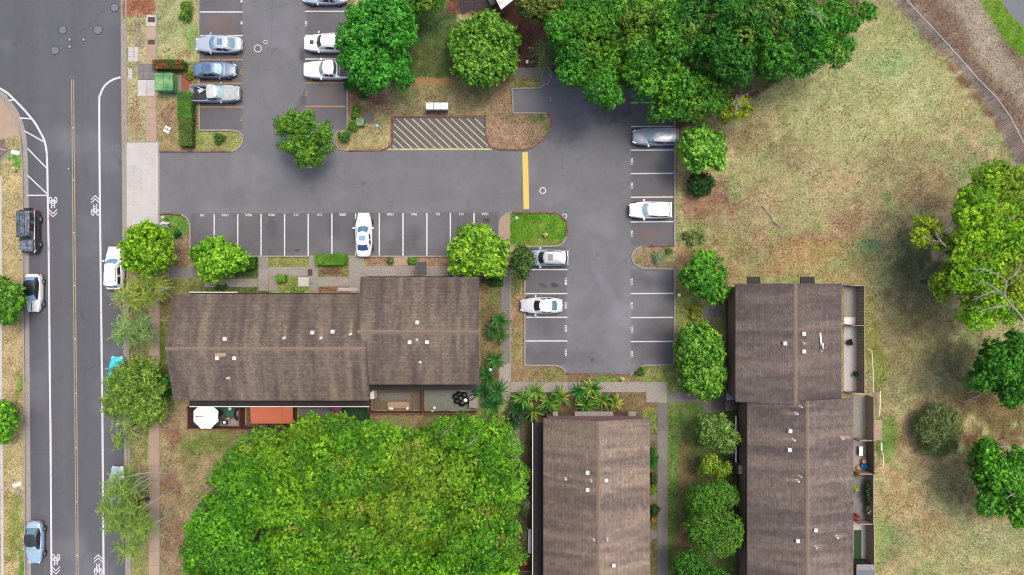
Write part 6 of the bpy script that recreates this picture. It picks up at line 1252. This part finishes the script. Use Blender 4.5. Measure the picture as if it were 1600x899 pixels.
M['hedge_core'] = simple('hedge_twigs', alb(50,62,34), .95, .3, 4)
hedge(277,143,299,185,1.3,'tall clipped hedge left of the worn pickup, upper straight stretch',201, c1=(66,130,40), c2=(140,196,70)); hedge(279,186,299,228,1.2,'lower browner stretch of the tall clipped hedge left of the parking row',202, c1=(74,120,46), c2=(150,172,80))
hedge(238,93.5,286,107.5,1.2,'low hedge covered in red flowers above the green transformer',203, flowers=(214,40,28), c1=(70,96,36), c2=(120,140,50)); hedge(492,397.5,539.5,414,1.0,'bright green clipped hedge in front of the lower row stalls',204, c1=(80,150,30), c2=(150,214,58))
hedge(431,430,445.5,440.5,.9,'small cube of clipped hedge on the footpath before the street-side row',205, c1=(80,150,30), c2=(150,214,58)); hedge(377,402,398,420,1.0,'green block hedge tucked beside the bright round tree of the first stalls',206, c1=(58,112,28), c2=(104,164,44)); hedge(765,428,785,446,1.2,'dark green hedge block under the large bright round tree',207, c1=(30,90,24), c2=(60,136,36))
def bush(px, py, rx, ry, h, label, seed, c1=None, c2=None, style='bush', cat='bush', group=None, name='bush', dens=1.0):
    return tree(name, label, [(px, py, rx, ry)], h, z0=.25, style=style, seed=seed, cat=cat, group=group, tr=.04, c1=c1, c2=c2, nlimb=3, dens=dens)
bush(343.5,217.5,10,9,1.1,'small ball shaped bush on the grass nose below the left row',210, c1=(50,94,34), c2=(112,140,56)); bush(291,17,11,16,1.5,'leafy bush with pale flowers at the top of the left parking row',211, c1=(56,110,36), c2=(140,176,62)); bush(296,116,7,9,.9,'small green tuft behind the slate blue car',212, c1=(90,120,40), c2=(150,170,60)); bush(300,132,5,6,.7,'tiny bright tuft behind the pickup bed',213, c1=(90,130,40), c2=(140,180,60))
bush(548,131,11,11,1.2,'round dark green bush behind the white crew cab pickup',214, c1=(30,84,40), c2=(70,130,60)); bush(566,149,8,8,1.0,'small round bush below the dark tree',215, c1=(30,88,40), c2=(76,140,60)); bush(554,176,9,12,1.1,'bright bush above the small teal cabinet',216, c1=(58,112,34), c2=(130,178,60)); bush(553,197,9,9,1.0,'bright bush left of the small teal cabinet',217, c1=(58,112,34), c2=(126,180,58)); bush(540,213,12,12,1.2,'round bush on the grass nose beside the three lobed tree',218, c1=(48,104,34), c2=(108,164,56))
bush(1094,289,24,19,2.4,'dark low bush under the compact bright tree',219, c1=(20,64,24), c2=(66,108,42)); bush(278,365,6.5,7,.8,'dark green small bush by the white sign board',220, c1=(28,84,44), c2=(60,120,60)); bush(1000,581,9,7,.8,'dark leafy bush at the right nose of the lot end',221, c1=(48,92,34), c2=(104,138,54))
bush(1028,403,11,10,.8,'pale silvery green shrub in the small kerbed planter',222, c1=(104,140,96), c2=(176,198,160), dens=.6); bush(1046,392,6,6,.6,'green tuft at the field side of the small kerbed planter',223, c1=(60,104,36), c2=(110,150,56))
bush(1085,372,18,15,.7,'low straggly weeds on the dry ground by the right row',224, c1=(88,110,52), c2=(150,166,92), dens=.35, style='airy'); bush(1083,487,16,14,.7,'yellow green weeds on the strip above the joined pair of trees',225, c1=(120,140,40), c2=(176,186,70), dens=.4, style='airy'); bush(346,449,11,5,.7,'dark leafy plant at the wall of the street-side row',226, c1=(40,88,30), c2=(90,140,50))
bush(1021,715,7,20,1.3,'green bush row beside the middle roof and the grey footpath',227, c1=(36,100,36), c2=(80,150,56)); bush(1022,748,5,12,1.0,'dark reddish green bush below the first bush at the middle roof',228, c1=(50,64,40), c2=(90,110,56)); bush(1019,765,6,8,.9,'yellow green bush at the middle roof edge',229, c1=(80,120,36), c2=(146,176,56)); bush(1024,797,8.5,9,1.4,'round dark bush standing on bare soil beside the grey footpath',230, c1=(28,62,30), c2=(64,96,46)); bush(1021,812,5,6,.7,'small orange tinged plant below the round dark bush',231, c1=(120,110,50), c2=(190,150,70))
bush(1127,473,4,4,.7,'small red leaved plant at the end of the grey path stub',232, c1=(110,40,36), c2=(170,76,60)); bush(1329,535.5,6,5,.6,'dark plant in the corner of the northernmost concrete patio',233, c1=(20,24,18), c2=(60,70,40)); bush(1337,585,4,4,.8,'small green plant on the long stained patio',234, c1=(30,84,36), c2=(70,130,56))
bush(1337,765,5,7,.9,'yellow green plant in the overgrown patio',235, c1=(130,150,60), c2=(210,216,120)); bush(1341,741,9,4,.6,'ochre low plant at the top of the overgrown patio',236, c1=(110,100,40), c2=(170,150,60)); bush(1357,770,6,20,1.5,'dark green shrub along the fence of the overgrown patio',237, c1=(24,56,24), c2=(84,120,56)); bush(1360,797,7,8,1.3,'shrub with white flowers against the overgrown patio fence',238, c1=(84,120,60), c2=(220,226,200)); bush(1338,808,6,6,.9,'red leaved shrub at the lower end of the overgrown patio',239, c1=(110,36,36), c2=(190,84,74))
bush(820,790,16,18,2.2,'grey green shrub between the vast canopy and the middle roof',240, c1=(60,84,50), c2=(120,140,90)); bush(812,830,14,16,2.0,'lower grey green shrub beside the gutter of the middle roof',241, c1=(54,80,46), c2=(110,132,84)); bush(826,745,5,9,1.4,'orange yellow plant beside the gutter of the middle roof',242, c1=(150,120,40), c2=(210,160,60)); bush(610,408,5,6,.5,'low tuft in the dry bed right of the white sedan',243, c1=(70,100,44), c2=(120,150,70)); bush(644,408,7,6,.5,'bright low ground plant in the dry bed above the grey hood',244, c1=(66,116,34), c2=(120,180,56))
bush(465,455,10,5,.5,'tuft of grass growing over the roof edge of the street-side row',245, c1=(100,130,50), c2=(160,176,80), dens=.6)

# strap leaved plants: each big leaf is a part
def strap_plant(px, py, r, label, seed, n=16, z=1.6, c=(60,130,40), c2=None, wd=.19, group='strap leaved garden plants', name='palm_plant'):
    rr = random.Random(seed); b = W(px, py, z*.6); t = empty(name, (b[0], b[1], 0)); tag(t, label, 'plant', group); ms = []
    MB().tube([(0,0,-.05),(0,0,z*.55)], [.09,.06], 7).build('stem', M['bark'], t)
    for v in range(3):
        s = MB(); k = 7
        for i in range(k+1):
            q = i/k; w = wd*math.sin(math.pi*min(1, .12+q*.88))**.7*.5+.008; x = q*1.0; zz = .55*math.sin(q*math.pi*.62)-.42*q*q; bend = .16*(v-1)*q*q
            s.v += [(x, -w+bend, zz), (x, bend, zz-.03), (x, w+bend, zz)]
        for i in range(k): s.f += [(i*3, i*3+3, i*3+4, i*3+1), (i*3+1, i*3+4, i*3+5, i*3+2)]
        me = s.mesh('leaf', None, True); a = me.color_attributes.new('Col', 'FLOAT_COLOR', 'POINT'); cc = lin(c if v < 2 or not c2 else c2); f = (.8, 1.25, 1.05)[v]/GAIN
        a.data.foreach_set('color', [u for _ in me.vertices for u in (min(.8,cc[0]*f), min(.8,cc[1]*f), min(.8,cc[2]*f), 1)]); me.materials.append(M['leaf']); ms.append(me)
    for i in range(n):
        o = bpy.data.objects.new('leaf', rr.choice(ms)); COL.objects.link(o); o.parent = t; a = 2.4*i+rr.uniform(-.6,.6); L_ = r*rr.uniform(.5,1.2); o.location = (.05*math.cos(a), .05*math.sin(a), z*rr.uniform(.35,.6)); o.rotation_euler = (rr.uniform(-.3,.3), rr.uniform(-.5,.15), a); o.scale = (L_, 1, L_*.8)
    return t
SP = [(780,500,1.4,'strap leaved plant beside the upper part of the dark footpath',(70,130,50),None),(770,518,1.2,'strap leaved plant nearest the right gable, upper pair',(56,110,44),None),(782,525,1.2,'low strap leaved plant at the dark footpath edge',(80,130,54),None),(775,562,1.3,'strap leaved plant above the block where the footpaths join',(76,140,50),None),
      (762,590,1.6,'large strap leaved plant at the gable corner by the patio with bags',(62,130,50),None),(755,612,1.7,'dark strap leaved plant overhanging the covered box',(44,104,44),None),(778,612,1.5,'strap leaved plant left of the lower footpath joint',(56,124,44),None),(770,632,1.5,'strap leaved plant between the canopy and the patios',(50,112,42),None),
      (815,622,1.5,'yellow tipped strap leaved plant, leftmost in the bed below the lot end',(90,156,50),(130,176,62)),(838,612,1.5,'upright strap leaved plant touching the footpath, left half of the bed',(84,156,50),(150,186,66)),(858,628,1.6,'wide strap leaved plant in the middle of the left clump above the middle roof',(76,146,46),(124,170,60)),(832,642,1.7,'drooping strap leaved plant at the top left corner of the middle roof',(64,130,46),(150,176,64)),
      (875,620,1.4,'strap leaved plant with yellow stripes at the right of the left clump',(90,150,44),(170,184,66)),(866,645,1.4,'strap leaved plant over the pink gable, left one',(70,140,44),(170,186,70)),(808,640,1.5,'deep green strap leaved plant beside the vast canopy',(40,98,42),None),(905,612,1.4,'strap leaved plant at the left of the right clump below the footpath',(60,140,44),None),(925,608,1.5,'tall strap leaved plant crossing the footpath edge, right clump',(80,156,46),(180,186,60)),(940,625,1.4,'strap leaved plant with orange tips in the right clump',(84,150,44),(214,160,70)),(915,635,1.5,'strap leaved plant over the pink gable, right one',(60,132,44),(150,176,60)),(962,630,1.1,'small yellowish strap leaved plant at the right end of the bed',(110,160,50),(190,190,70)),(800,660,1.3,'shaded strap leaved plant at the edge of the vast canopy',(40,92,40),None)]
for i, (px, py, r, lab, c, c2) in enumerate(SP): strap_plant(px, py, r*.95, lab, 300+i, n=24, c=c, c2=c2)
# tufts of grass that give the lawns relief
rg = np.random.default_rng(9); n = 150000; x = rg.uniform(-56, 56, n); y = rg.uniform(-31.5, 31.5, n); px = x/S+CX; py = CY-y/S; ok = np.ones(n, bool)
for poly in (STREET, LOT, APRON, CANAL): ok &= ~(inpoly(px, py, poly) | (polydist(px, py, poly) < 3))
for r_ in [(-14,198,246,42,97),(0,0,0,0,0)]: pass
for x0, y0, x1, y1 in [(228,0,246,222),(200,73,218,125),(215,99,244,151),(232,451,250,899),(262,417,321,436),(319,435,404,450),(403,400,420,456),(419,416,498,433),(465,432,546,449),(544,400,570,456),(569,415,783,433),(782,380,798,626),(797,596,1043,614),(1009,596,1043,630),(1026,629,1044,899),(1042,612,1132,646),(1095,478,1130,521),(802,105,862,138),(-10,140,36,262),(266,455,580,640),(560,425,752,646),(296,630,580,668),(832,640,1016,899),(1136,430,1340,615),(1145,615,1368,899),(1315,444,1352,612),(665,160,701,183),(615,401,640,416)]: ok &= ~((px > x0) & (px < x1) & (py > y0) & (py < y1))
patch_ = vnoise(px, py, 30, 77, 3); ok &= (patch_+rg.random(n)*.5 > .62); x, y, px, py = x[ok], y[ok], px[ok], py[ok]; n = len(x)
ix = np.clip(np.searchsorted(gx, x)-1, 0, len(gx)-2); iy = np.clip(np.searchsorted(gy, y)-1, 0, len(gy)-2); cg = lb[iy, ix]
q = np.stack([x, y, np.full(n, .085)], -1); nr = rg.normal(size=(n, 3))*.55+np.array([0,0,.8]); nr /= np.linalg.norm(nr, axis=1, keepdims=True)
br_ = rg.uniform(.62,1.6,(n, 1)); tn = rg.normal(size=(n, 1))*np.array([[.10,-.04,-.02]]); link('grass_tufts', leaves_mesh('grass_tufts', q, nr, rg.uniform(.08,.20,n), rg.uniform(.04,.09,n), np.clip(cg*(br_+tn), .004, .8), rg), M['leaf'], kind='stuff'); tag(bpy.data.objects['grass_tufts'], 'short dry grass tufts over the field and verges', 'grass', kind='stuff')
# leaf litter and small straw on the dry ground
n = 26000; x = rg.uniform(-56, 56, n); y = rg.uniform(-31.5, 31.5, n); px = x/S+CX; py = CY-y/S; ok = vnoise(px, py, 45, 91, 3)+rg.random(n)*.45 > .68
for poly in (STREET, LOT, APRON, CANAL): ok &= ~(inpoly(px, py, poly) | (polydist(px, py, poly) < 3))
for x0, y0, x1, y1 in [(266,455,580,640),(560,425,752,646),(296,630,580,668),(832,640,1016,899),(1136,430,1352,615),(1145,615,1355,899),(216,99,244,151),(-10,140,36,262)]: ok &= ~((px > x0) & (px < x1) & (py > y0) & (py < y1))
x, y = x[ok], y[ok]; n = len(x); q = np.stack([x, y, np.full(n, .12)], -1); nr = rg.normal(size=(n, 3))*.25+np.array([0,0,1]); nr /= np.linalg.norm(nr, axis=1, keepdims=True); pal = np.array([lin((196,166,120)), lin((150,108,78)), lin((216,204,176)), lin((128,92,72))])/GAIN
link('leaf_litter', leaves_mesh('leaf_litter', q, nr, rg.uniform(.07,.16,n), rg.uniform(.03,.08,n), pal[rg.integers(0, 4, n)]*rg.uniform(.7,1.15,(n, 1)), rg), M['leaf'], kind='stuff'); tag(bpy.data.objects['leaf_litter'], 'scattered dry leaves and straw on the ground', 'leaves', kind='stuff')
print('leaf tris', TRI[0], 'grass', n*2)
